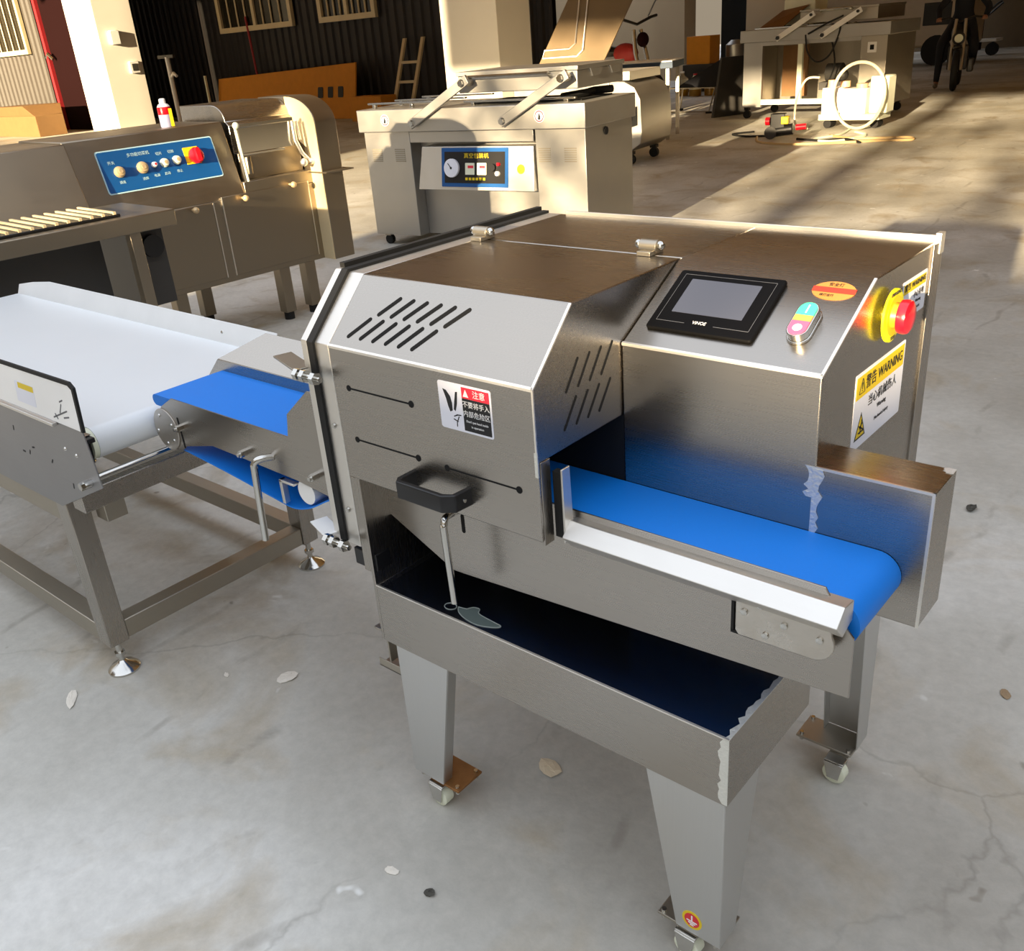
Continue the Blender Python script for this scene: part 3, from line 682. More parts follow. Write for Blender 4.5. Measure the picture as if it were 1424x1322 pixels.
for x, v, r, mt, nm in ((-.075, .222, .027, BRASS, 'selector_knob'), (.048, .226, .029, BRASS, 'selector_knob'), (.112, .230, .014, WHITE, 'indicator_lamp'), (.170, .232, .022, CREAM, 'push_button'), (.240, .236, .022, CREAM, 'push_button')):
    m = M(); m.lathe(cp(x, v, .003), CNn, [(0, r), (.008, r), (.010, r*.85), (.022, r*.8), (.024, r*.6)], 22); k_ = ob(nm, m, mt, BPn, smooth=True)
    m = M(); m.lathe(cp(x, v, .026), CNn, [(0, r*.42), (.004, r*.40)], 14); ob('knob_cap', m, {14: RED}.get(int(r*1000), BRASS), k_)
m = M(); m.oprism(CO, FX, CY, rrect(.292, .376, .205, .290, .004), .003, .006); MS = ob('main_switch', m, YELL, BPn, label='red rotary main switch on a yellow plate')
m = M(); m.lathe(cp(.352, .243, .006), CNn, [(0, .040), (.014, .040), (.018, .034)], 24); m.oprism(cp(.352, .243, .0)-Vector((0, 0, 0)), FX, CY, stadium(0, 0, .022, .07), .018, .045); ob('switch_dial', m, RED, MS, smooth=True)
text('lettering', '多功能切菜机', .020, cp(.05, .293, .0034), FX, CY, PBLUE2, BPn)
for x, v, s_ in ((-.075, .172, '调速'), (.048, .172, '选择'), (.112, .178, '电源'), (.170, .180, '启动'), (.240, .182, '停止')): text('lettering', s_, .016, cp(x, v, .0034), FX, CY, PBLUE2, BPn)
for x, v, s_ in ((-.10, .268, '开关'), (.158, .280, '切片'), (.225, .282, '切丝')): text('lettering', s_, .018, cp(x, v, .0034), FX, CY, PBLUE2, BPn)
for x0, x1, z0, z1 in ((.03, .355, .53, .925), (.415, .968, .53, .945)):
    m = M(); m.box(x0, x1, -.006, 0, z0, z1); d_ = ob('cabinet_door', m, CUT, VB, bevel=.002)
    for e_ in (x0-.005, x1): m = M(); m.box(e_, e_+.005, -.007, .0, z0, z1); ob('door_edge', m, EDGE, d_)
for x, z in ((.234, .911), (.536, .923), (.851, .945), (1.07, .990)):
    m = M(); m.cyl((x, 0, z), (x, -.035, z), .006, n=8); m.ball((x, -.040, z), .017); ob('door_knob', m, BRASS, VC, smooth=True)
# rounded hood
arc = [(-.1, .50), (-.1, 1.245)]+[(.15-.25*math.cos(t), 1.245+.145*math.sin(t)) for t in [PI/2*k/8 for k in range(1, 9)]]+[(.42, 1.39), (.42, .50)]
m = M(); m.px(arc, 1.014, 1.158); VH = ob('wheel_hood', m, CUT, VC, bevel=.004, smooth=True, label='rounded outer hood')
m = M(); m.px(arc[:-2]+[(.15, 1.39-.0), (.15, 1.20), (.0, 1.12), (.0, .50)], 1.010, 1.0138); ob('sunlit_face', m, SUNLIT, VH)  # thin plate with the sunlight put into its colour
m = M(); m.box(1.0, 1.20, -.15, .0, .985, .992); ob('hood_flange', m, CUT, VH, bevel=.001)
m = M(); m.px([(.10, 1.28)]+[(.25-.12*math.cos(t), 1.30+.085*math.sin(t)) for t in [PI/2*k/6 for k in range(7)]]+[(.58, 1.385), (.58, 1.0), (.10, 1.0)], .60, 1.012); ob('inner_hood', m, ST, VC, bevel=.003, smooth=True)
m = M(); m.box(.575, .94, -.004, .012, 1.272, 1.292); m.box(.575, .86, -.004, .012, 1.13, 1.142); m.box(.575, .59, -.004, .012, 1.0, 1.29); m.box(.59, .93, .004, .010, 1.142, 1.272)
PG = ob('press_gate', m, STP, VC, bevel=.002)
m = M(); m.ball((.575, -.01, 1.285), .018); m.cyl((.595, 0, 1.0), (.575, 0, 1.28), .009, n=8); ob('gate_pin', m, CREAM, PG, smooth=True)
m = M(); m.tube([(.93, -.01, 1.27), (.925, -.02, 1.17), (.955, -.02, 1.10), (.99, -.02, 1.06)], .011, 8); m.tube([(.955, -.01, 1.27), (.955, -.02, 1.17)], .008, 8); m.ball((.95, -.03, 1.05), .022); m.ball((1.0, -.03, 1.05), .018)
ob('toggle_latch', m, EDGE, VC, smooth=True)
m = M(); m.box(.60, 1.0, .06, .10, 1.0, 1.14); m.cyl((.64, .04, 1.03), (.64, .04, 1.12), .02, n=10); ob('blade_guard', m, CUT, VC, bevel=.003)
for x in (.06, .42, .72, .90):
    m = M(); m.box(x, x+.07, .05 if x != .42 else .45, .12 if x != .42 else .52, .23, .50); l_ = ob('leg', m, CUT, VC, bevel=.003)
    m = M(); cy_ = .085 if x != .42 else .485; m.cyl((x+.035, cy_, .185), (x+.035, cy_, .23), .03, n=16); ob('leg_foot', m, RUBBER, l_)
# feed table of the cutter
m = M(); m.box(-1.30, -.18, -.62, -.12, .955, 1.025); FT_ = ob('feed_table', m, CUT, VC, bevel=.004)
m = M(); m.box(-1.25, -.40, -.56, -.20, 1.026, 1.038); RBt = ob('ribbed_belt', m, BLACK, FT_, bevel=.003)
for k in range(12):
    m = M(); m.box(-.98+k*.05, -.968+k*.05, -.56, -.20, 1.038, 1.050); ob('belt_rib', m, WFRAME, RBt)
m = M(); m.box(-.34, -.20, -.5, -.13, .60, .95); ob('drive_housing', m, DGREY, VC, bevel=.004)
m = M(); m.cyl((-.27, -.505, .87), (-.27, -.53, .87), .05, n=18); ob('drive_pulley', m, BLACK, VC, smooth=True)
m = M(); m.box(-1.30, -.45, -.40, -.385, .56, .954); ob('side_sheet', m, DGREY, VC)
for x in (-1.25, -.40):
    m = M(); m.box(x, x+.05, -.60, -.55, .185, .955); ob('table_leg', m, CUT, VC, bevel=.002)
m = M(); m.box(-.30, 0, .0, .62, .58, .93); ob('lower_body', m, CUT, VC, bevel=.003)

# spray can on the cutter
SC = thing('spray_can', 'small white red and blue spray can standing on the cutting machine console', 'spray can', (0, 0, 0))
lx, ly = .305, .20; c_, s_ = math.cos(1.525), math.sin(1.525)
SC.scale = (1.13, 1.13, 1.13); SC.location = (-3.570+1.13*(c_*lx-s_*ly), 1.954+1.13*(s_*lx+c_*ly), 1.2686)
m = M(); m.lathe((0, 0, 0), (0, 0, 1), [(0, .030), (.004, .033), (.062, .033)], 20); ob('can_body', m, paint('lilac_label', (190, 190, 225), .35), SC, smooth=True)
m = M(); m.lathe((0, 0, .0622), (0, 0, 1), [(0, .0331), (.035, .0331), (.037, .032)], 20); ob('red_band', m, RED, SC, smooth=True)
m = M(); m.lathe((0, 0, .0994), (0, 0, 1), [(0, .0325), (.012, .024), (.014, .018)], 20); ob('can_shoulder', m, WHITE, SC, smooth=True)
m = M(); m.lathe((0, 0, .1136), (0, 0, 1), [(0, .017), (.022, .016), (.026, .009)], 16); ob('spray_cap', m, WHITE, SC, smooth=True)
m = M(); m.oprism((.030, .008, 0), (.4, .9, 0), (0, 0, 1), [(-.012, .004), (.014, .004), (.014, .09), (-.012, .09)], .0, .004); ob('yellow_label', m, YELL, SC)

# ================================================================== VACUUM PACKING MACHINES
def rfan(m, x, z, y, w, h, n=7):
    for k in range(n): m.oprism((0, y, 0), FX, FZ, [(x, z+k*h/n), (x+w, z+k*h/n), (x+w, z+k*h/n+h/n*.55), (x, z+k*h/n+h/n*.55)], 0, .003)
VM = thing('vacuum_packing_machine', 'double chamber vacuum packing machine with a gauge panel on its front', 'packing machine', (-4.909, 4.735, 0), .129)
W_, D_ = 2.195, .835
m = M(); m.box(0, W_, 0, D_, .952, 1.128); VT = ob('table_frame', m, STF, VM, bevel=.006)
m = M(); m.box(.03, .52, .03, D_-.03, .10, .952); m.box(1.74, W_-.02, .03, D_-.03, .10, .952); m.box(.52, 1.74, .16, D_-.03, .10, .952); CB = ob('cabinet', m, STF, VM, bevel=.004)
m = M(); m.box(.53, 1.73, .02, .16, .865, .95); ob('upper_fascia', m, STF, VM, bevel=.003)
m = M(); m.hexa([(.60, -.02, .50), (1.735, -.02, .50), (1.735, .16, .50), (.60, .16, .50), (.64, .03, .832), (1.72, .03, .832), (1.72, .16, .832), (.64, .16, .832)]); ob('control_fascia', m, STB, VM, bevel=.003)
PO2 = Vector((0, -.02, .50)); PY2 = Vector((0, .05, .332)).normalized()
m = M(); m.oprism(PO2, FX, PY2, rrect(.845, 1.495, .025, .325, .006), 0, .006); GP = ob('gauge_panel', m, PBLUE, VM)
m = M(); m.oprism(PO2, FX, PY2, rrect(.875, 1.465, .055, .295, .004), .006, .008); ob('panel_face', m, BLACK, GP)
def vp(x, v, w=0.): return PO2+Vector((x, 0, 0))+PY2*v+Vector(FX).cross(PY2)*w
m = M(); m.lathe(vp(.955, .17, .008), Vector(FX).cross(PY2), [(0, .072), (.02, .072), (.022, .062)], 28); g_ = ob('pressure_gauge', m, STICK, GP, smooth=True)
m = M(); m.oprism(vp(.955, .17, .0), FX, PY2, capsule_seg((0, 0), (-.03, .035), .006), .0302, .032); m.lathe(vp(.955, .17, .0302), Vector(FX).cross(PY2), [(0, .01), (.004, .008)], 10); ob('gauge_needle', m, INKB, g_)
for x in (1.13, 1.245):
    m = M(); m.oprism(PO2, FX, PY2, rrect(x-.045, x+.045, .12, .21, .004), .008, .012); d_ = ob('digital_timer', m, CREAM, GP)
    m = M(); m.oprism(PO2, FX, PY2, rrect(x-.02, x+.035, .170, .190, .002), .012, .0126); ob('red_digits', m, REDL, d_)
text('lettering', '真空包装机', .042, vp(1.19, .262, .008), FX, PY2, YELL, GP, wid=.24)
m = M(); 
for k in range(6): m.oprism(PO2, FX, PY2, rrect(1.085+k*.034, 1.108+k*.034, .078, .098, .002), .008, .011)
ob('key_row', m, YELL, GP)
for x, v, r, mt in ((1.355, .175, .03, BLACK), (1.40, .130, .02, WHITE), (1.41, .20, .014, RED)):
    m = M(); m.lathe(vp(x, v, .008), Vector(FX).cross(PY2), [(0, r), (.02, r*.9)], 16); ob('panel_knob', m, mt, GP, smooth=True)
m = M(); m.lathe(vp(1.61, .165, .0), Vector(FX).cross(PY2), [(0, .036), (.002, .036)], 20); sk = ob('round_sticker', m, YELL, VM)
m = M(); m.lathe(vp(1.61, .165, .002), Vector(FX).cross(PY2), [(0, .02), (.001, .02)], 14); ob('sticker_dot', m, ORANGE, sk)
for x in (.10, .348, 1.765, 1.99):
    m = M(); rfan(m, x, .713, .030, .105, .11); ob('louvre_vent', m, paint('vent_tone', (140, 132, 116), .6), CB)
for x in (.302, 1.805):
    m = M(); m.lathe((x, 0, 1.045), (0, -1, 0), [(0, .045), (.002, .045)], 22); q_ = ob('round_label', m, WHITE, VT)
    m = M(); m.lathe((x, -.002, 1.045), (0, -1, 0), [(0, .040), (.0005, .040)], 20); m2 = M(); ob('label_ring', m, REDL, q_)
    m = M(); m.lathe((x, -.0026, 1.045), (0, -1, 0), [(0, .032), (.0005, .032)], 20); ob('label_field', m, WHITE, q_)
    m = M(); m.oprism((0, -.0032, 0), FX, FZ, [(x-.012, 1.022), (x+.010, 1.020), (x+.012, 1.045), (x, 1.07), (x-.006, 1.05)], 0, .0006); ob('label_symbol', m, INKB, q_)
def lid(par, x0, x1, y0, y1, z0, z1, mat, notch=True):
    m = M(); m.box(x0, x1, y0, y1, z0, z1-.03); o = ob('chamber_lid', m, mat, par, bevel=.006)
    m = M(); m.box(x0-.01, x1+.01, y0-.01, y1+.01, z1-.03, z1)
    if notch:
        for k in range(2): m.hexa([(x1-.02+.0, y0+.22+k*.32, z1-.085), (x1+.012, y0+.22+k*.32, z1-.085), (x1+.012, y0+.34+k*.32, z1-.085), (x1-.02, y0+.34+k*.32, z1-.085), (x1-.02, y0+.18+k*.32, z1-.03), (x1+.012, y0+.18+k*.32, z1-.03), (x1+.012, y0+.38+k*.32, z1-.03), (x1-.02, y0+.38+k*.32, z1-.03)])
    ob('lid_rim', m, mat, o, bevel=.003); return o
LD = lid(VM, 1.03, 2.10, .08, D_-.02, 1.22, 1.375, STF)
m = M(); m.tube([(1.12, .07, 1.31), (1.12, .03, 1.335), (1.88, .03, 1.335), (1.88, .07, 1.31)], .014, 8); ob('lid_handle', m, STP, LD, smooth=True)
for x0 in (.60, 1.48):
    m = M(); m.obox((x0+.02, -.035, 1.02), (.52, 0, .275), (-.275, 0, .52), -.03, .66, -.035, .035, -.014, .014); A_ = ob('swing_arm', m, STF, VM, bevel=.004)
    for q in (0, .60):
        m = M(); p_ = Vector((x0+.02, -.05, 1.02))+Vector((.884, 0, .467))*q; m.cyl(p_, p_+Vector((0, -.02, 0)), .024, n=6); m.cyl(p_+Vector((0, .05, 0)), p_, .03, n=16); ob('arm_bolt', m, STP, A_)
    m = M(); p_ = Vector((x0+.02, .1, 1.02))+Vector((.884, 0, .467))*.6; m.cyl(p_+Vector((0, -.10, 0)), p_, .028, n=12); ob('arm_pivot', m, STD, A_)
m = M(); m.box(.05, .75, .10, .14, 1.160, 1.175); m.box(.1, .13, .10, .13, 1.128, 1.16); m.box(.5, .53, .10, .13, 1.128, 1.16); m.box(.10, .85, .40, .44, 1.160, 1.175); m.box(.15, .18, .40, .43, 1.128, 1.16); m.box(.2, .95, .66, .70, 1.165, 1.18); m.box(.25, .28, .66, .69, 1.128, 1.165); ob('seal_bar', m, STP, VM, bevel=.002)
m = M(); m.box(1.05, 2.06, .10, .14, 1.150, 1.165); m.box(1.12, 1.15, .1, .13, 1.128, 1.15); m.box(1.96, 2.0, .10, .13, 1.128, 1.15); ob('seal_bar', m, STP, VM, bevel=.002)
m = M(); m.tube([(W_-.3, .2, 1.16), (W_-.2, .4, 1.17), (W_-.25, .6, 1.17), (W_-.15, D_-.1, 1.17)], .028, 8); m.box(1.08, 2.06, .2, .7, 1.129, 1.14); ob('chamber_seal', m, RUBBER, VM, smooth=True)
m = M(); m.cyl((W_-.019, .35, .90), (W_-.01, .35, .90), .03, n=14); ob('cable_hole', m, HOLE, CB)
for x in (.10, 1.95):
    for y in (.12, .72):
        m = M(); m.cyl((x, y-.02, .04), (x, y+.02, .04), .04, n=20); f_ = ob('castor_wheel', m, RUBBER, VM, smooth=True)
        m = M(); m.box(x-.03, x+.03, y-.03, y+.03, .075, .10); ob('castor_plate', m, STD, f_)

# second one far off, panels removed
V2 = thing('vacuum_packing_machine', 'stripped vacuum packing machine far off with no front panels, hoses hanging inside', 'packing machine', (-6.62, 14.8, 0), 0)
W2, D2 = 2.50, 1.30
m = M(); m.box(0, W2, 0, D2, 1.19, 1.375); ob('table_frame', m, STF, V2, bevel=.006)
m = M(); m.box(.06, .40, .03, .10, .18, 1.19); ob('corner_panel', m, STF, V2, bevel=.004)
m = M(); m.box(2.05, W2-.04, .03, D2-.04, .18, 1.19); m.box(.06, .10, .10, D2-.04, .18, 1.19); m.box(.10, 2.05, D2-.08, D2-.04, .18, 1.19); ob('cabinet', m, STD, V2, bevel=.004)
m = M(); m.box(.40, 2.05, .03, .09, 1.13, 1.19); ob('top_rail', m, STF, V2)
m = M(); m.box(.40, 2.05, .03, .10, .22, .30); ob('bottom_rail', m, CREAM, V2)
m = M(); m.box(1.02, 1.10, .03, .09, .30, 1.13); ob('centre_post', m, CREAM, V2)
m = M(); m.oprism((0, .03, 0), FX, FZ, rrect(2.16, 2.30, .95, 1.10, .005), 0, .006); ob('switch_plate', m, WHITE, V2)
m = M(); m.oprism((0, .024, 0), FX, FZ, rrect(2.20, 2.26, .99, 1.06, .004), 0, .006); ob('switch_hole', m, HOLE, V2)
L2 = lid(V2, 1.0, 2.25, .10, D2-.05, 1.42, 1.62, STD, False)
m = M(); m.tube([(1.35, .09, 1.58), (1.35, .04, 1.60), (1.85, .04, 1.60), (1.85, .09, 1.58)], .02, 8); ob('lid_handle', m, STP, L2, smooth=True)
for x0 in (.70, 1.45):
    m = M(); m.obox((x0, -.04, 1.24), (.60, 0, .33), (-.33, 0, .60), -.04, .68, -.04, .04, -.012, .012); A_ = ob('swing_arm', m, WHITE, V2, bevel=.004)
    m = M(); m.cyl((x0, -.055, 1.24), (x0, -.08, 1.24), .03, n=10); m.cyl((x0+.55, -.055, 1.543), (x0+.55, -.08, 1.543), .022, n=10); ob('arm_bolt', m, BLACK, A_)
m = M(); m.box(.2, 1.9, .12, .18, 1.376, 1.40); m.box(.15, .95, .5, .56, 1.376, 1.41); ob('seal_bar', m, STP, V2)
for pts_ in ([(1.15, .0, 1.26), (1.2, .0, 1.0), (1.35, .05, .85), (1.55, .05, .95), (1.7, .0, 1.25), (1.72, .0, 1.45)], [(1.2, -.02, 1.27), (1.45, -.03, 1.38), (1.75, .0, 1.5)], [(1.55, .1, 1.15), (1.62, .1, .8), (1.52, .05, .45), (1.5, .05, .3)]):
    m = M(); m.tube(smooth_path(pts_, 5), .014, 6); ob('hanging_cable', m, RUBBER, V2, smooth=True)
m = M(); m.cyl((1.35, .5, .66), (1.60, .5, .66), .14, n=18); m.box(1.25, 1.7, .4, .6, .40, .52); m.ball((1.65, .4, .62), .09); ob('pump_motor', m, DGREY, V2, smooth=True)
m = M(); m.box(.50, .95, .6, .64, .30, 1.1); ob('inner_board', m, WOOD, V2)
for x in (.12, 2.3):
    for y in (.1, 1.15):
        m = M(); m.cyl((x, y-.025, .065), (x, y+.025, .065), .065, n=18); m.box(x-.04, x+.04, y-.04, y+.04, .13, .18); ob('castor', m, RUBBER, V2, smooth=True)

m = M(); m.hexa([(0, 0, 0), (.42, 0, 0), (.42, .03, 0), (0, .03, 0), (.20, .50, .26), (.66, .50, .32), (.66, .53, .32), (.20, .53, .26)])
single('packing_board', m, WOOD, 'brown sheet lying tilted on the far stripped machine, left of its lid', 'board', (-6.42, 15.02, 1.378))
m = M(); m.box(0, .55, 0, .5, 0, .42)
single('foam_block', m, CREAM, 'cream block on the back left corner of the far stripped machine', 'block', (-6.22, 15.56, 1.377), bevel=.02)
# third machine with the raised lid, behind the first
V3 = thing('tilting_lid_machine', 'steel machine with a raised brown lid behind the vacuum packing machine', 'packing machine', (-7.02, 9.3, 0), .129)
m = M()
sec = [(0, .16), (.55, .16), (.72, .25), (.78, .40), (.78, .80), (.70, .95), (.55, 1.0), (0, 1.0)]
m.px([(y, z) for y, z in [(0, .16), (.9, .16), (.9, 1.0), (0, 1.0)]], 0, 1.42)
m.py([(1.42, .16), (1.70, .17), (1.84, .26), (1.86, .40), (1.84, .78), (1.76, .92), (1.62, .99), (1.42, 1.0)], 0, .9)
ob('machine_body', m, STF, V3, bevel=.01, smooth=True)
m = M(); m.py([(1.50, .62), (1.80, .70), (1.80, .48), (1.50, .40)], -.012, 0); q_ = ob('dark_window', m, HOLE, V3)
m = M(); m.ball((1.70, -.02, .56), .04); ob('window_latch', m, STP, q_, smooth=True)
m = M(); m.box(.25, 1.70, .0, .9, 1.0, 1.10); ob('work_top', m, STB, V3, bevel=.004)
lo = Vector((.0, .55, 1.10)); lX = Vector((1, .1, 0)); lY = Vector((.42, .35, .95)); 
m = M(); m.obox(lo, lX, lY, 0, .95, 0, 1.15, -.03, 0); LDD = ob('raised_lid', m, SHADED, V3, bevel=.01)
m = M(); m.tube([lo+lX.normalized()*u+(lY-lX.normalized()*lY.dot(lX.normalized())).normalized()*v+Vector((.0, -.012, 0)) for u, v in ((.12, .2), (.62, .2), (.70, .27), (.72, 1.1), (.60, 1.1), (.58, .36), (.5, .30), (.14, .30))], .012, 6, closed=True); ob('pressed_rib', m, STB, LDD, smooth=True)
for x in (.1, 1.65):
    m = M(); m.cyl((x, .07, .06), (x, .13, .06), .06, n=18); m.box(x-.04, x+.04, .05, .15, .12, .16); ob('castor', m, RUBBER, V3, smooth=True)
    m = M(); m.cyl((x, .77, .06), (x, .83, .06), .06, n=18); m.box(x-.04, x+.04, .75, .85, .12, .16); ob('castor', m, RUBBER, V3, smooth=True)

# blue edged white table behind
WT = thing('work_table', 'white topped table with a blue edge behind the packing machine', 'table', (-6.95, 12.2, 0), .35)
m = M(); m.box(-.6, .6, -.45, .45, 1.06, 1.10); ob('table_top', m, WHITE, WT, bevel=.003)
m = M(); m.box(-.61, .61, -.46, -.451, 1.0, 1.085); m.box(.601, .61, -.45, .45, 1.0, 1.085); ob('blue_edge', m, NAVY, WT)
for x in (-.55, .50):
    for y in (-.4, .35): m = M(); m.box(x, x+.05, y, y+.05, 0, 1.06); ob('leg', m, STD, WT)

# ================================================================== MOTORBIKES
def wheel(par, c, ax, r, w=.05):
    c = Vector(c); ax = Vector(ax).normalized()
    a = ax.orthogonal().normalized(); b_ = ax.cross(a)
    m = M(); m.tube([c+(a*math.cos(t)+b_*math.sin(t))*(r-w) for t in [2*PI*i/28 for i in range(28)]], w, 10, closed=True); o = ob('tyre', m, RUBBER, par, smooth=True)
    m = M(); m.tube([c+(a*math.cos(t)+b_*math.sin(t))*(r-2*w) for t in [2*PI*i/28 for i in range(28)]], w*.35, 6, closed=True)
    for k in range(8): t = 2*PI*k/8; m.cyl(c, c+(a*math.cos(t)+b_*math.sin(t))*(r-2*w), w*.18, n=5)
    m.cyl(c-ax*w*.8, c+ax*w*.8, w*.7, n=12); ob('wheel_rim', m, STP, o, smooth=True); return o
MB = thing('motorbike', 'red and black motorbike parked by the beige wall behind the white table', 'motorbike', (-8.75, 14.4, 0), 2.75)
MB.scale = (1.22, 1.22, 1.22)
wheel(MB, (-.75, 0, .36), (0, 1, 0), .36); wheel(MB, (.75, 0, .36), (0, 1, 0), .36)
m = M(); m.tube([(-.75, .09, .36), (-.50, .09, .95), (-.42, .06, 1.25)], .03, 8); m.tube([(-.75, -.09, .36), (-.50, -.09, .95), (-.42, -.06, 1.25)], .03, 8); ob('front_fork', m, STP, MB, smooth=True)
m = M(); m.tube([(-.30, -.42, 1.42), (-.40, -.25, 1.40), (-.42, 0, 1.32), (-.40, .25, 1.40), (-.30, .42, 1.42)], .02, 8); hb_ = ob('handlebar', m, BLACK, MB, smooth=True)
for s_ in (-1, 1):
    m = M(); m.tube([(-.38, s_*.22, 1.41), (-.46, s_*.30, 1.62)], .01, 6); m.ball((-.46, s_*.32, 1.66), .07, (.4, 1, .8)); ob('mirror', m, BLACK, hb_, smooth=True)
m = M(); m.ball((-.56, 0, 1.12), .09, (.9, 1, 1.1)); ob('headlamp_shell', m, MAROON, MB, smooth=True)
m = M(); m.ball((-.12, 0, .95), .20, (1.4, .6, .7)); ob('fuel_tank', m, paint('faded_red', (150, 30, 26), .6), MB, smooth=True)
m = M(); m.ball((.42, 0, .98), .2, (2.2, .7, .42)); ob('seat', m, BLACK, MB, smooth=True)
m = M(); m.box(-.25, .3, -.14, .14, .38, .75); m.cyl((-.1, -.2, .5), (-.1, .2, .5), .14, n=16); ob('engine', m, DGREY, MB, bevel=.02)
m = M(); m.tube([(-.1, -.18, .40), (.3, -.2, .32), (.95, -.22, .42)], .045, 10); ob('exhaust', m, STP, MB, smooth=True)
m = M(); m.box(.55, .95, -.2, .2, 1.12, 1.42); ob('luggage_box', m, BLACK, MB, bevel=.03)
m = M(); m.tube([(0, -.15, .4), (.05, -.4, .0)], .015, 6); ob('kickstand', m, STD, MB)

# ridden motorbike on the right, facing the camera
RYW = math.radians(14)
RB_ = thing('motorbike', 'dark motorbike with a round headlamp being ridden towards the yard', 'motorbike', (-4.58, 19.75, 0), RYW)
wheel(RB_, (0, -.35, .37), (1, 0, 0), .37, .06); wheel(RB_, (0, 1.05, .37), (1, 0, 0), .37, .06)
m = M(); m.tube([(.10, -.35, .37), (.10, -.20, .95), (.08, -.12, 1.25)], .03, 8); m.tube([(-.10, -.35, .37), (-.10, -.20, .95), (-.08, -.12, 1.25)], .03, 8); ob('front_fork', m, STD, RB_, smooth=True)
m = M(); m.lathe((0, -.22, .92), (0, -1, 0), [(-.12, .06), (0, .11), (.04, .115), (.05, .10)], 20); hl_ = ob('headlamp', m, BLACK, RB_, smooth=True)
m = M(); m.lathe((0, -.271, .92), (0, -1, 0), [(0, .075), (.006, .05)], 18); ob('lamp_glass', m, CREAM, hl_, smooth=True)
m = M(); m.ball((0, -.34, .76), .12, (.7, 1.4, .25)); ob('mudguard', m, BLACK, RB_, smooth=True)
m = M(); m.tube([(-.42, .10, 1.25), (-.22, .0, 1.28), (0, -.05, 1.2), (.22, .0, 1.28), (.42, .10, 1.25)], .02, 8); hb_ = ob('handlebar', m, BLACK, RB_, smooth=True)
m = M(); m.ball((0, .25, 1.0), .24, (.7, 1.3, .8)); ob('fuel_tank', m, BLACK, RB_, smooth=True)
m = M(); m.ball((0, .75, 1.0), .2, (.8, 2., .4)); ob('seat', m, BLACK, RB_, smooth=True)
m = M(); m.box(-.18, .18, .05, .6, .35, .78); m.box(.18, .30, .1, .3, .30, .55); ob('engine', m, DGREY, RB_, bevel=.03)
def skin_body(name, joints, edges, mat, parent=None, sub=2, base=(0, 0, 0), yaw=0):
    me = bpy.data.meshes.new(name); me.from_pydata([j[0] for j in joints], edges, [])
    o = bpy.data.objects.new(name, me); C.objects.link(o)
    md = o.modifiers.new('skin', 'SKIN'); md.use_smooth_shade = True
    for i, j in enumerate(joints):
        me.skin_vertices[0].data[i].radius = (j[1], j[1]*(j[2] if len(j) > 2 else 1)); me.skin_vertices[0].data[i].use_root = (i == 0)
    s = o.modifiers.new('sub', 'SUBSURF'); s.levels = s.render_levels = sub
    dg = bpy.context.evaluated_depsgraph_get(); me2 = bpy.data.meshes.new_from_object(o.evaluated_get(dg)); o.modifiers.clear(); o.data = me2
    me2.materials.clear(); me2.materials.append(mat)
    o.location = base; o.rotation_euler = (0, 0, yaw)
    if parent: o.parent = parent
    return o
# rider: body (skin), with clothing, shoes and hair as children
k_ = 1.22
def S(x, y, z): return (x*k_, y*k_, z*k_)
J = [(S(0, .52, .92), .13*k_), (S(0, .46, 1.10), .13*k_, .8), (S(0, .40, 1.30), .15*k_, .7), (S(0, .38, 1.44), .09*k_), (S(0, .36, 1.50), .058*k_), (S(0, .35, 1.58), .075*k_), (S(0, .33, 1.68), .092*k_), (S(0, .34, 1.76), .06*k_),
     (S(-.19, .38, 1.40), .062*k_), (S(-.36, .24, 1.17), .048*k_), (S(-.33, .07, 1.04), .036*k_), (S(.19, .38, 1.40), .062*k_), (S(.37, .24, 1.17), .048*k_), (S(.33, .07, 1.04), .036*k_),
     (S(-.13, .46, .88), .095*k_), (S(-.26, .12, .68), .068*k_), (S(-.27, .14, .32), .050*k_), (S(-.28, .12, .09), .038*k_), (S(-.28, -.03, .045), .032*k_),
     (S(.13, .46, .88), .095*k_), (S(.22, .12, .62), .068*k_), (S(.21, .34, .40), .050*k_), (S(.20, .36, .30), .038*k_), (S(.20, .22, .26), .030*k_)]
E_ = [(0, 1), (1, 2), (2, 3), (3, 4), (4, 5), (5, 6), (6, 7), (3, 8), (8, 9), (9, 10), (3, 11), (11, 12), (12, 13), (0, 14), (14, 15), (15, 16), (16, 17), (17, 18), (0, 19), (19, 20), (20, 21), (21, 22), (22, 23)]
RD = skin_body('person', J, E_, SKIN, base=(-4.58, 19.75, 0), yaw=RYW)
props(RD, 'person in dark clothes riding a motorbike, one foot on the ground', 'person')
JC = [(p[0], p[1]*1.13) + tuple(p[2:]) for p in J]
idx = [0, 1, 2, 3, 8, 9, 10, 11, 12, 13, 14, 15, 16, 17, 19, 20, 21, 22]; mp_ = {a: i for i, a in enumerate(idx)}
skin_body('dark_clothes', [JC[i] for i in idx], [(mp_[a], mp_[b]) for a, b in E_ if a in mp_ and b in mp_], CLOTH, RD)
for sx, (a, b) in ((-1, (17, 18)), (1, (22, 23))):
    p, q = Vector(J[a][0]), Vector(J[b][0]); m = M(); m.ball((p+q)/2+Vector((0, -.02, -.005)), .075, (.62, 1.9, .6)); o_ = ob('shoe', m, SHOE, RD, smooth=True)
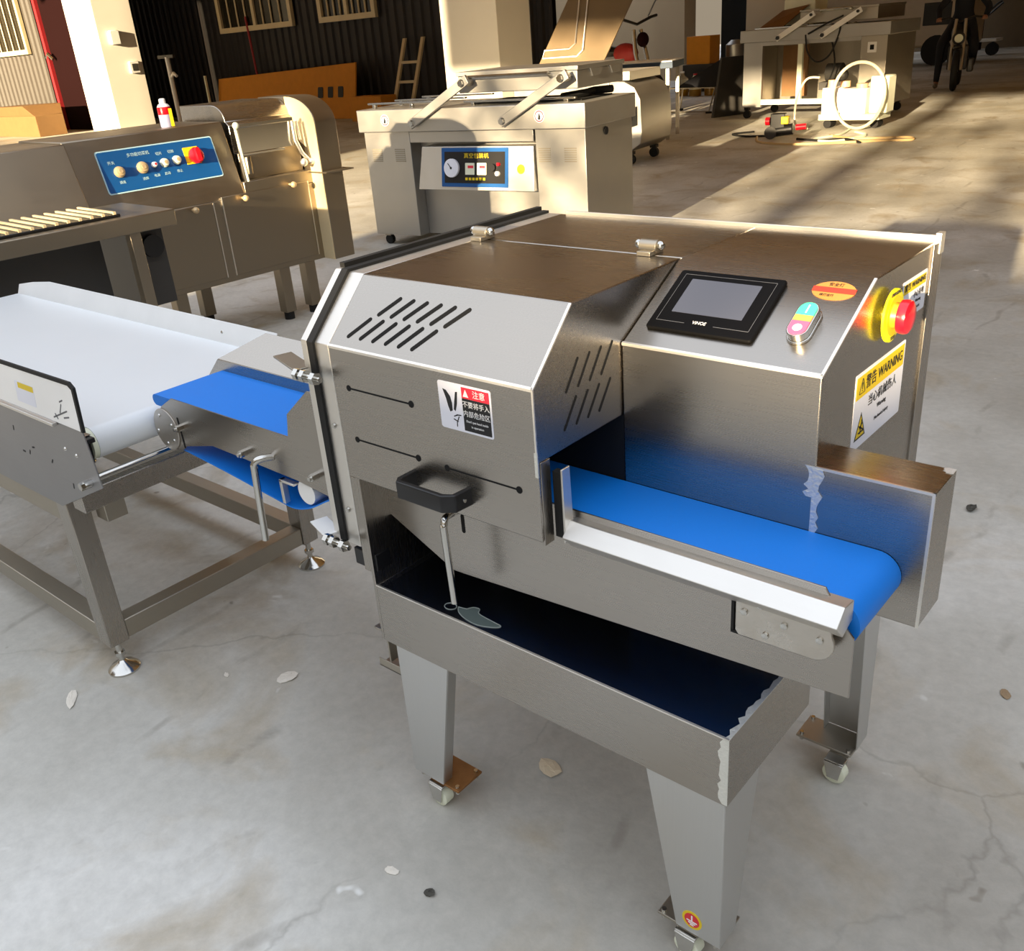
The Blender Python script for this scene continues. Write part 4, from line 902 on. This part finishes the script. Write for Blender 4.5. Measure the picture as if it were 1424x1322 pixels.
for sx in (-1, 1):
    w_ = Vector(S(sx*.33, .07, 1.04)); 
    jj = [(tuple(w_), .034), (tuple(w_+Vector((-sx*.01, -.06, -.005))), .04, .6)]; ee = [(0, 1)]
    for f in range(4):
        x_ = (f-1.5)*.021; L_ = (.05, .058, .054, .042)[f]; n0 = len(jj)
        jj += [(tuple(w_+Vector((x_, -.095, .0))), .0105), (tuple(w_+Vector((x_, -.095-L_*.6, -.022))), .010), (tuple(w_+Vector((x_, -.095-L_*.5, -.055))), .009)]
        ee += [(1, n0), (n0, n0+1), (n0+1, n0+2)]
    n0 = len(jj); jj += [(tuple(w_+Vector((-sx*.045, -.05, -.02))), .012), (tuple(w_+Vector((-sx*.05, -.08, -.05))), .010)]; ee += [(0, n0), (n0, n0+1)]
    skin_body('hand', jj, ee, SKIN, RD, 1)
m = M(); m.ball(S(0, .35, 1.72), .115*k_, (.92, 1.02, .78)); ob('hair', m, BLACK, RD, smooth=True)
m = M()
for s_ in (-1, 1): m.ball(S(s_*.035, .245, 1.665), .012, nu=8, nv=5)
ob('eye', m, INKB, RD, smooth=True)
m = M(); m.ball(S(0, .235, 1.64), .018, (.7, 1, 1.3), 8, 5); ob('nose', m, SKIN, RD, smooth=True)
m = M(); m.ball(S(0, .245, 1.60), .022, (1.3, .4, .3), 8, 5); ob('mouth', m, paint('lips', (120, 70, 60), .6), RD, smooth=True)
for s_ in (-1, 1): m = M(); m.ball(S(s_*.092, .34, 1.66), .028, (.4, .7, 1.1), 8, 6); ob('ear', m, SKIN, RD, smooth=True)

# ================================================================== SMALLER THINGS IN THE YARD
# pump unit (white box) in front of the far machine
TK = thing('pump_unit', 'pale yellow lit box with pipe stubs standing before the far stripped machine', 'pump', (-4.15, 13.55, 0))
m = M(); m.box(-.38, -.12, -.16, .22, .20, .56); m.box(-.12, .26, -.12, .22, .20, .54); ob('pump_case', m, WHITE, TK, bevel=.01)
m = M(); m.box(-.40, .50, -.2, .26, .12, .20); ob('pump_base', m, CREAM, TK, bevel=.005)
m = M(); m.cyl((-.30, 0, .56), (-.30, 0, .66), .06, n=14); m.cyl((-.10, 0, .56), (-.10, 0, .64), .07, n=14); m.cyl((.15, 0, .54), (.15, 0, .60), .08, n=14); ob('pipe_stub', m, paint('copper_tone', (220, 170, 130), .5), TK, smooth=True)
m = M(); m.box(.30, .56, -.1, .2, .2, .70); ob('motor_cover', m, CREAM, TK, bevel=.02)
m = M(); m.cyl((-.3, -.1, .06), (-.3, .1, .06), .06, n=16); m.cyl((.4, -.1, .06), (.4, .1, .06), .06, n=16); ob('pump_wheel', m, RUBBER, TK, smooth=True)
# vacuum hose ring
m = M(); m.tube([(.36*math.cos(t), .04*math.sin(2*t), .46+.44*math.sin(t)) for t in [2*PI*i/40 for i in range(40)]], .022, 8, closed=True)
single('hose_coil', m, HOSE, 'large ring of clear hose leaning on the pale pump box', 'hose', (-3.93, 13.25, 0), .1, smooth=True)
m = M(); m.tube(smooth_path([(-.05, 0, .72), (-.25, 0, .70), (-.38, 0, .45), (-.40, 0, .15), (-.30, -.05, .04), (-.15, -.1, .03)], 6), .016, 8)
single('hose', m, HOSE, 'short clear hose arching down left of the pale pump box', 'hose', (-4.45, 13.2, 0), 0, smooth=True)
# power tool on the floor
DT = thing('power_tool', 'black and yellow power tool lying on the sunlit floor among cables', 'tool', (-4.58, 12.2, 0), .2)
m = M(); m.cyl((-.12, 0, .10), (.16, 0, .13), .075, n=18); m.box(-.15, .05, -.06, .06, .10, .34); ob('tool_body', m, BLACK, DT, bevel=.01)
m = M(); m.box(.0, .10, -.07, .07, .20, .30); ob('yellow_cap', m, YELL, DT, bevel=.01)
m = M(); m.cyl((-.16, -.02, .24), (-.22, -.02, .24), .055, n=14); ob('red_knob', m, RED, DT, smooth=True)
m = M(); m.cyl((-.14, -.08, .09), (-.14, .08, .09), .085, n=18); ob('guard_disc', m, DGREY, DT, smooth=True)
m = M(); m.cyl((.20, 0, .15), (.34, 0, .16), .04, n=12); ob('tool_grip', m, RED, DT, smooth=True)
# cables on the floor
for i, (pts_, r, mt, lab) in enumerate((
    ([(-5.0, 12.3, .012), (-4.7, 11.75, .012), (-4.2, 11.55, .012), (-3.6, 11.75, .012), (-3.1, 12.0, .012), (-2.75, 12.1, .012), (-2.9, 12.35, .012), (-3.5, 12.2, .012), (-4.0, 12.5, .012)], .016, CABLE, 'pale cable lying in a long loop on the sunlit floor'),
    ([(-4.0, 13.2, .012), (-3.9, 12.6, .012), (-4.05, 12.1, .012), (-3.7, 11.9, .012), (-3.5, 12.5, .012), (-3.8, 12.9, .012)], .016, CREAM, 'cream cable coiled in front of the pale pump box'),
    ([(-4.3, 12.1, .012), (-3.9, 11.95, .012), (-3.6, 12.05, .02), (-3.3, 11.8, .012)], .018, RUBBER, 'black cable running from the power tool'),
    ([(-5.35, 12.9, .012), (-5.55, 12.6, .012), (-5.2, 12.35, .012), (-4.9, 12.4, .012), (-4.75, 12.2, .012)], .016, RUBBER, 'black cable loop left of the power tool'))):
    m = M(); m.tube(smooth_path(pts_, 6), r, 7); o_ = ob('floor_cable', m, mt, smooth=True); props(o_, lab, 'cable')
# boards leaning beside the far machine
m = M(); m.hexa([(0, 0, 0), (.05, 0, 0), (.35, .75, 0), (.30, .75, 0), (.12, .06, .98), (.16, .06, .98), (.46, .80, .98), (.42, .80, .98)])
single('leaning_board', m, DGREY, 'dark sheet leaning against the far stripped machine', 'board', (-7.25, 15.0, 0))
# folding stand
FS = thing('folding_stand', 'low steel folding frame with a black cloth over it beside the far machine', 'stand', (-8.15, 16.1, 0), 0)
m = M()
for x0, x1 in ((-.60, -.50), (.40, .50)): m.tube([(x0, -.3, .02), (x1, -.25, .45)], .014, 6); m.tube([(x0, .35, .02), (x1, .3, .45)], .014, 6)
m.tube([(-.50, -.25, .45), (.50, -.25, .45), (.50, .3, .45), (-.50, .3, .45)], .014, 6, closed=True); m.tube([(-.6, -.3, .03), (.4, -.3, .03)], .012, 6); ob('stand_frame', m, STD, FS, smooth=True)
m = M()
for x, y in ((-.6, -.3), (.4, -.3), (-.6, .35), (.4, .35)): m = M(); m.box(x-.05, x+.05, y-.03, y+.03, 0, .035); ob('stand_foot', m, RUBBER, FS)
m = M(); m.hexa([(-.35, -.28, .462), (.55, -.28, .462), (.55, .35, .462), (-.35, .35, .462), (-.33, -.2, .468), (.62, -.2, .95), (.62, .4, .90), (-.3, .3, .468)]); ob('black_cloth', m, CLOTH, FS, bevel=.02)
# bottles, drum and box by the white pillar
for i, (x, y, h, mt, lab) in enumerate(((-10.75, 19.9, .55, GLASSY, 'tall clear plastic bottle with yellow oil by the pillar foot'), (-10.35, 19.8, .50, CREAM, 'short pale bottle right of the oil bottle'), (-10.0, 19.9, .42, GLASSY, 'small clear bottle nearest the black doorway'))):
    B_ = thing('bottle', lab, 'bottle', (x, y, 0), group=None)
    m = M(); m.lathe((0, 0, 0), (0, 0, 1), [(0, .12), (.02, .14), (h*.68, .14), (h*.8, .06), (h*.9, .045)], 18); ob('bottle_body', m, mt, B_, smooth=True)
    m = M(); m.lathe((0, 0, .004), (0, 0, 1), [(0, .143), (.14, .143)], 18); ob('oil', m, OIL, B_, smooth=True)
    m = M(); m.cyl((0, 0, h*.9), (0, 0, h*.97), .05, n=12); ob('bottle_cap', m, RED if i == 1 else WHITE, B_)
m = M(); m.box(-.32, .32, -.25, .25, 0, .62)
single('wooden_box', m, ORBX, 'orange-brown box stacked on a low block beside the dark doorway', 'box', (-11.0, 21.3, .62), bevel=.01)
m = M(); m.box(-.4, .4, -.3, .3, 0, .62); single('storage_block', m, DGREY, 'dark low block carrying the orange-brown box', 'block', (-11.0, 21.3, 0), bevel=.01)
m = M(); m.lathe((0, 0, 0), (0, 0, 1), [(0, .2), (.03, .22), (1.0, .22), (1.08, .12), (1.1, .1)], 20); single('steel_drum', m, STF, 'narrow steel drum right of the orange-brown box', 'drum', (-10.3, 21.6, 0), smooth=True)

# things by the dark wall
m = M(); m.hexa([(0, 0, 0), (6.0, 0, 0), (6.0, .05, 0), (0, .05, 0), (0, .25, 1.08), (6.0, .25, 1.28), (6.0, .30, 1.28), (0, .30, 1.08)])
OBd = single('orange_board', m, ORBX, 'long orange board leaning against the dark cladding under the window', 'board', (-23.6, 15.6, 0), bevel=.01)
for x in (4.55, 4.95, 5.35):
    m = M(); m.oprism((0, .088, .50), (1, 0, 0), (0, .2, 1), rrect(x, x+.2, 0, .26, .03), 0, .006); ob('stamp_mark', m, INKB, OBd)
m = M(); m.box(-.05, 0, -.03, .03, 0, 1.2); single('pale_post', m, CREAM, 'thin pale post at the left end of the orange board', 'post', (-23.62, 15.45, 0))
m = M(); m.box(0, 1.1, 0, .5, 0, .55); single('orange_crate', m, ORBX, 'small orange carton at the foot of the ladder', 'carton', (-16.9, 14.9, 0), bevel=.01)
LA = thing('ladder', 'short pale ladder leaning on the dark cladding', 'ladder', (-16.2, 15.5, 0))
for s_ in (0, .62):
    m = M(); m.hexa([(s_, 0, 0), (s_+.09, 0, 0), (s_+.09, .06, 0), (s_, .06, 0), (s_-.1+.0, .8, 1.72), (s_-.01, .8, 1.72), (s_-.01, .86, 1.72), (s_-.1, .86, 1.72)]); ob('ladder_rail', m, WFRAME, LA)
for z in (.35, .78, 1.2): m = M(); f = z/1.72; m.box(-.1*f+.09, -.1*f+.62, .8*f, .8*f+.05, z-.03, z+.03); ob('ladder_rung', m, WFRAME, LA)
MP = thing('pump_stand', 'white upright stand with a small lever beside the pillar', 'stand', (-23.0, 14.0, 0))
m = M(); m.cyl((0, 0, .02), (0, 0, 1.75), .06, n=12); ob('stand_pole', m, WHITE, MP, smooth=True)
m = M(); m.box(-.4, .35, -.04, .04, 1.72, 1.80); ob('cross_bar', m, DGREY, MP); m = M(); m.tube([(0, 0, 1.25), (.2, -.02, 1.35), (.32, -.02, 1.27)], .04, 8); ob('lever', m, WHITE, MP, smooth=True)
m = M(); m.cyl((0, 0, 0), (0, 0, .04), .25, n=20); ob('stand_base', m, DGREY, MP)
m = M(); m.pz([(-1.5, -.4), (1.25, -.4), (1.25, .4), (-1.5, .4)], .0, .55); m.hexa([(-1.5, -.42, .55), (1.25, -.42, .55), (1.25, .4, .55), (-1.5, .4, .55), (-1.5, -.55, .80), (.95, -.55, .82), (.95, .55, .82), (-1.5, .5, .80)])
single('cardboard_box', m, CARD, 'big open cardboard box on the left by the grey cladding', 'box', (-27.6, 12.0, 0), bevel=.01)
# white van / light object far right
VN = thing('white_van', 'white vehicle parked far behind the ridden motorbike', 'van', (-8.9, 27.5, 0), .1)
m = M(); m.py([(-2.2, .45), (2.2, .45), (2.2, 1.4), (1.9, 2.3), (-2.2, 2.4)], 0, 1.9); ob('van_body', m, paint('van_white', (196, 184, 164), .4), VN, bevel=.08)
m = M(); m.box(1.0, 1.7, -.02, .0, 1.0, 1.55); ob('tail_lamp', m, BLACK, VN, bevel=.01)
for x in (-1.4, 1.4): m = M(); m.cyl((x, -.02, .38), (x, .25, .38), .38, n=20); ob('van_wheel', m, RUBBER, VN, smooth=True)
# trolley at far right
TY = thing('hand_trolley', 'dark tubular trolley at the right edge far away', 'trolley', (-7.4, 31.5, 0))
m = M(); m.tube([(-.8, 0, .45), (.3, 0, 1.4), (.4, 0, 1.45)], .03, 6); m.tube([(-.8, .5, .45), (.3, .5, 1.4)], .03, 6); m.tube([(-.4, 0, .45), (-.1, .0, .9), (0, 0, 1.2)], .02, 6); ob('trolley_handle', m, BLACK, TY, smooth=True)
m = M(); m.box(-.9, .4, -.1, .6, .38, .45); ob('trolley_deck', m, WHITE, TY, bevel=.01)
for x in (-.7, .3): m = M(); m.cyl((x, -.1, .18), (x, .0, .18), .18, n=16); m.box(x-.03, x+.03, -.06, .0, .3, .38); ob('trolley_wheel', m, RUBBER, TY, smooth=True)

# litter on the floor
def rock(name, x, y, r, sc, mt, lab, cat='debris'):
    m = M(); m.ball((0, 0, r*sc[2]*.8), r, sc, 10, 6)
    m.v = [tuple(Vector(v)*(1+random.uniform(-.18, .18))) for v in m.v]
    lo_ = min(v[2] for v in m.v); m.v = [(v[0], v[1], v[2]-lo_) for v in m.v]
    return single(name, m, mt, lab, cat, (x, y, 0), random.uniform(0, 3))
rock('stone', .416, .062, .013, (1, .75, .35), STONE, 'dark grey stone chip on the floor before the front castors')
rock('plaster_flake', -.438, .344, .030, (1, .8, .10), CHIP, 'white plaster flake on the floor left of the slicer leg')
rock('plaster_flake', .395, .498, .030, (1.1, .8, .12), paint('tan_chip', (214, 198, 170), .9), 'cream plaster flake on the floor under the tray')
rock('plaster_flake', .308, .055, .015, (1.2, .7, .10), CHIP, 'small white flake below the front left castor')
rock('stone', .818, 2.346, .022, (1.2, .7, .4), STONE, 'dark scrap on the floor right of the outlet box')
rock('plaster_flake', 1.182, 1.383, .020, (1, .6, .12), paint('brown_chip', (150, 128, 100), .9), 'brown flake on the floor near the right edge')
rock('plaster_flake', -.60, .25, .013, (1, .5, .12), CHIP, 'tiny white flake beside the conveyor lower rail')
rock('plaster_flake', -.88, -.08, .030, (1.4, .5, .08), CHIP, 'white paint scrap on the floor behind the conveyor foot')

# ================================================================== THE PLACE
m = M(); m.box(-60, 30, -30, 60, -.2, 0); struct('floor', m, FLOOR)
def corr(x0, x1, y, z0, z1, pitch=.30, dep=.05):
    m = M(); pts = []; x = x0; k = 0
    while x < x1:
        pts += [(x, y), (x+pitch*.35, y), (x+pitch*.5, y-dep), (x+pitch*.85, y-dep)]; x += pitch
    n = len(pts); vs = [(p[0], p[1], z0) for p in pts]+[(p[0], p[1], z1) for p in pts]+[(p[0], y+.08, z0) for p in pts]+[(p[0], y+.08, z1) for p in pts]
    fs = [(i, i+1, n+i+1, n+i) for i in range(n-1)]+[(2*n+i+1, 2*n+i, 3*n+i, 3*n+i+1) for i in range(n-1)]+[(n+i, n+i+1, 3*n+i+1, 3*n+i) for i in range(n-1)]
    return m.add(vs, fs)
struct('wall_back', corr(-31.0, -12.0, 16.5, 0, 5.7), DARKW)
struct('wall_left', corr(-40, -28.6, 13.3, 0, 5.7), LITW)
m = M(); m.box(-26.0, -24.46, 13.0, 14.1, 0, 5.7); P1 = struct('trim_1', m, PLASTER, bevel=.01)
m = M(); m.box(-11.80, -10.42, 13.0, 13.93, 0, 5.7); struct('trim_2', m, PLASTER, bevel=.01)
# door by the left pillar
D1 = props(bpy.data.objects.new('door_1', None), kind='structure'); C.objects.link(D1); D1.location = (-27.2, 13.35, 0); OFF[D1.name] = Vector(D1.location)
m = M(); m.box(-28.15, -26.0, 13.36, 13.44, 0, 3.9); ob('door_panel', m, MAROON, D1)
m = M(); m.box(-28.30, -28.16, 13.26, 13.40, 0, 3.95); ob('door_frame', m, REDTR, D1)
m = M(); m.tube([(-28.2, 13.25, 2.0), (-28.0, 13.2, 2.1), (-27.85, 13.25, 1.95)], .05, 6); ob('door_handle', m, STP, D1, smooth=True)
m = M(); m.box(-28.62, -26.0, 13.25, 13.5, 3.96, 5.7); struct('wall_over_door', m, DARKW)
def window(nm, x0, x1, y, z0, z1, nb=3):
    W = props(bpy.data.objects.new(nm, None), kind='structure'); C.objects.link(W); W.location = ((x0+x1)/2, y, z0); OFF[W.name] = Vector(W.location)
    t = .13; m = M(); m.box(x0, x1, y-.10, y, z0, z0+t); m.box(x0, x1, y-.10, y, z1-t, z1); m.box(x0, x0+t, y-.10, y, z0+t, z1-t); m.box(x1-t, x1, y-.10, y, z0+t, z1-t); m.box((x0+x1)/2-.06, (x0+x1)/2+.06, y-.09, y, z0+t, z1-t)
    ob('window_frame', m, WFRAME, W)
    m = M(); m.box(x0+t, x1-t, y-.03, y-.01, z0+t, z1-t); ob('pane', m, CURT, W)
    n = nb*2+1
    for k in range(1, n+1):
        x = x0+t+(x1-x0-2*t)*k/(n+1)
        if abs(x-(x0+x1)/2) < .08: continue
        m = M(); m.cyl((x, y-.06, z0+t), (x, y-.06, z1-t), .025, n=6); ob('window_bar', m, WFRAME, W)
window('window_1', -25.4+1.6, -20.45, 16.43, 2.24, 4.2)
window('window_2', -19.35, -17.2, 16.43, 2.24, 4.2)
window('window_3', -34.5, -29.1, 13.24, 2.15, 4.4, 5)
for nm, bx in (('wall_light_box', (-24.455, -24.36, 13.30, 13.55, 2.16, 2.50)), ('wall_switch', (-24.455, -24.40, 13.68, 13.95, 1.42, 1.72))):
    m = M(); m.box(*bx); o_ = ob(nm, m, WHITE, bevel=.01); props(o_, 'small white wall box high on the beige pillar side' if 'light' in nm else 'square switch plate lower on the beige pillar side', 'wall box')
m = M(); m.box(-24.399, -24.39, 13.74, 13.90, 1.48, 1.66); q_ = ob('switch_hole', m, DGREY, bpy.data.objects['wall_switch'])
m = M(); m.cyl((-22.0, 16.1, 0), (-22.5, 16.35, 2.6), .03, n=6); single_ = ob('red_pole', m, REDTR); props(single_, 'thin red pole leaning on the dark cladding beside the pillar', 'pole')
m = M(); m.box(-13.05, -12.8, 16.1, 16.38, 0, 5.7); struct('trim_3', m, BEIGED)
# beyond: beige wall, white post, dark bay, far wall
m = M(); m.box(-24, -14.1, 26, 26.3, 0, 5.7); struct('wall_far', m, BEIGE)
m = M(); m.box(-14.95, -13.95, 25.4, 25.98, 0, 5.7); struct('trim_4', m, BEIGE)
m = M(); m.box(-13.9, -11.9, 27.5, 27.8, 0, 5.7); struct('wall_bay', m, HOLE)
m = M(); m.box(-12.3, -10.6, 26, 26.3, 1.2, 7.4); struct('wall_far_middle', m, BEIGE)
m = M(); m.box(-12.0, 14, 36, 36.4, 0, 5.7); struct('wall_far_right', m, BEIGED)
m = M(); m.box(-8.9, -8.45, 34.8, 35.2, 0, 5.7); struct('trim_5', m, MAROON)
# unseen canopy roof over the back of the yard, shaped to cut skylight
m = M(); m.box(-45, 14, 3.4, 20.5, 5.7, 5.9); m.box(-13.2, 14, 20.5, 40, 5.7, 5.9); struct('shade_canopy', m, CANOPY)
for k, x in enumerate((-36, -26, -16, -6, 4)):
    m = M(); m.box(x, x+.25, 3.4, 23, 5.4, 5.7); struct('trim_%d' % (10+k), m, STD)
# unseen walls on the camera side, placed to shade the yard from the low sun
m = M(); m.box(-1.9, 26, -13.0, -12.6, 0, 3.65); struct('wall_yard', m, BEIGED)
m = M(); m.box(-4.6, 26, -24.0, -23.6, 8.3, 16.0); struct('shade_slab', m, PLASTER)  # floating slab added to shade the far end of the yard
m = M(); m.box(-19.10, -7.05, -13.0, -12.6, 0, 13.0); struct('shade_wall_left', m, BEIGED)  # unseen wall added to keep the back cladding in shadow
m = M(); m.box(14, 14.4, -12, 36, 0, 5.7); struct('reflect_wall_right', m, BEIGED)  # unseen wall added to darken what the steel reflects
TR_ = thing('tree', 'leafy tree standing behind the yard wall', 'tree', (3.0, -19.0, 0))
m = M(); m.tube([(0, 0, 0), (.1, 0, 3), (-.1, .1, 5.5), (.3, 0, 7.5)], .18, 10); m.tube([(0, 0, 4), (2.2, .5, 6.0)], .09, 8); m.tube([(0, 0, 4.4), (-2.0, -.4, 6.2)], .09, 8); ob('trunk', m, BARK, TR_, smooth=True)
m = M()
for k in range(800):
    cx = random.choice((-3.2, -1.6, 0, 1.5, 3.0)); c0 = Vector((cx+random.gauss(0, .8), random.gauss(0, .8), 5.9+random.gauss(0, .75)))
    a = Vector((random.gauss(0, 1), random.gauss(0, 1), random.gauss(0, 1))).normalized(); b_ = a.orthogonal().normalized(); s_ = random.uniform(.07, .15)
    m.add([c0-a*s_, c0+b_*s_*.6, c0+a*s_, c0-b_*s_*.6], [(0, 1, 2, 3)])
ob('crown', m, LEAF, TR_)

# ================================================================== LIGHT
SUN_EL, SUN_HD = math.radians(11.0), math.radians(101)
d = Vector((math.cos(SUN_HD)*math.cos(SUN_EL), math.sin(SUN_HD)*math.cos(SUN_EL), -math.sin(SUN_EL)))
sl = bpy.data.lights.new('sun', 'SUN'); sl.energy = 24.0; sl.color = (1., .78, .48); sl.angle = math.radians(.7)
so = bpy.data.objects.new('sun', sl); C.objects.link(so); so.rotation_euler = d.to_track_quat('-Z', 'Y').to_euler(); so.location = (0, -20, 12)
w = bpy.data.worlds.new('sky'); bpy.context.scene.world = w; w.use_nodes = True; nt = w.node_tree
bg = nt.nodes['Background']; tc = nt.nodes.new('ShaderNodeTexCoord'); sp = nt.nodes.new('ShaderNodeSeparateXYZ'); nt.links.new(tc.outputs['Generated'], sp.inputs[0])
rp = nt.nodes.new('ShaderNodeValToRGB'); nt.links.new(sp.outputs['Z'], rp.inputs['Fac'])
e = rp.color_ramp.elements; e[0].position = 0; e[0].color = (.20, .165, .12, 1); e[1].position = 1; e[1].color = (.80, .87, 1.0, 1)
for p_, c_ in ((.26, (.24, .205, .16, 1)), (.40, (.50, .49, .47, 1)), (.52, (.93, .99, 1.09, 1)), (.70, (.93, .99, 1.09, 1))): x_ = e.new(p_); x_.color = c_
nt.links.new(rp.outputs['Color'], bg.inputs['Color']); bg.inputs['Strength'].default_value = 1.75

# ================================================================== CAMERA
F, CX, CYw, CZ = 1287.36, 1.52587, -0.80247, 1.60953
RZ_, RX_, RR_ = 0.734802, 1.127749, -0.081776
R3 = Matrix.Rotation(RZ_, 3, 'Z') @ Matrix.Rotation(RX_, 3, 'X') @ Matrix.Rotation(RR_, 3, 'Z')
cam = bpy.data.cameras.new('camera'); co = bpy.data.objects.new('camera', cam); C.objects.link(co)
co.matrix_world = Matrix.Translation((CX, CYw, CZ)) @ R3.to_4x4()
cam.sensor_fit = 'HORIZONTAL'; cam.sensor_width = 36; cam.lens = F*36/1424; cam.clip_start = .05; cam.clip_end = 200
sc = bpy.context.scene; sc.camera = co
sc.view_settings.view_transform = 'Standard'; sc.view_settings.look = 'None'; sc.view_settings.gamma = 1; sc.view_settings.exposure = -.1
sc.view_settings.use_curve_mapping = False
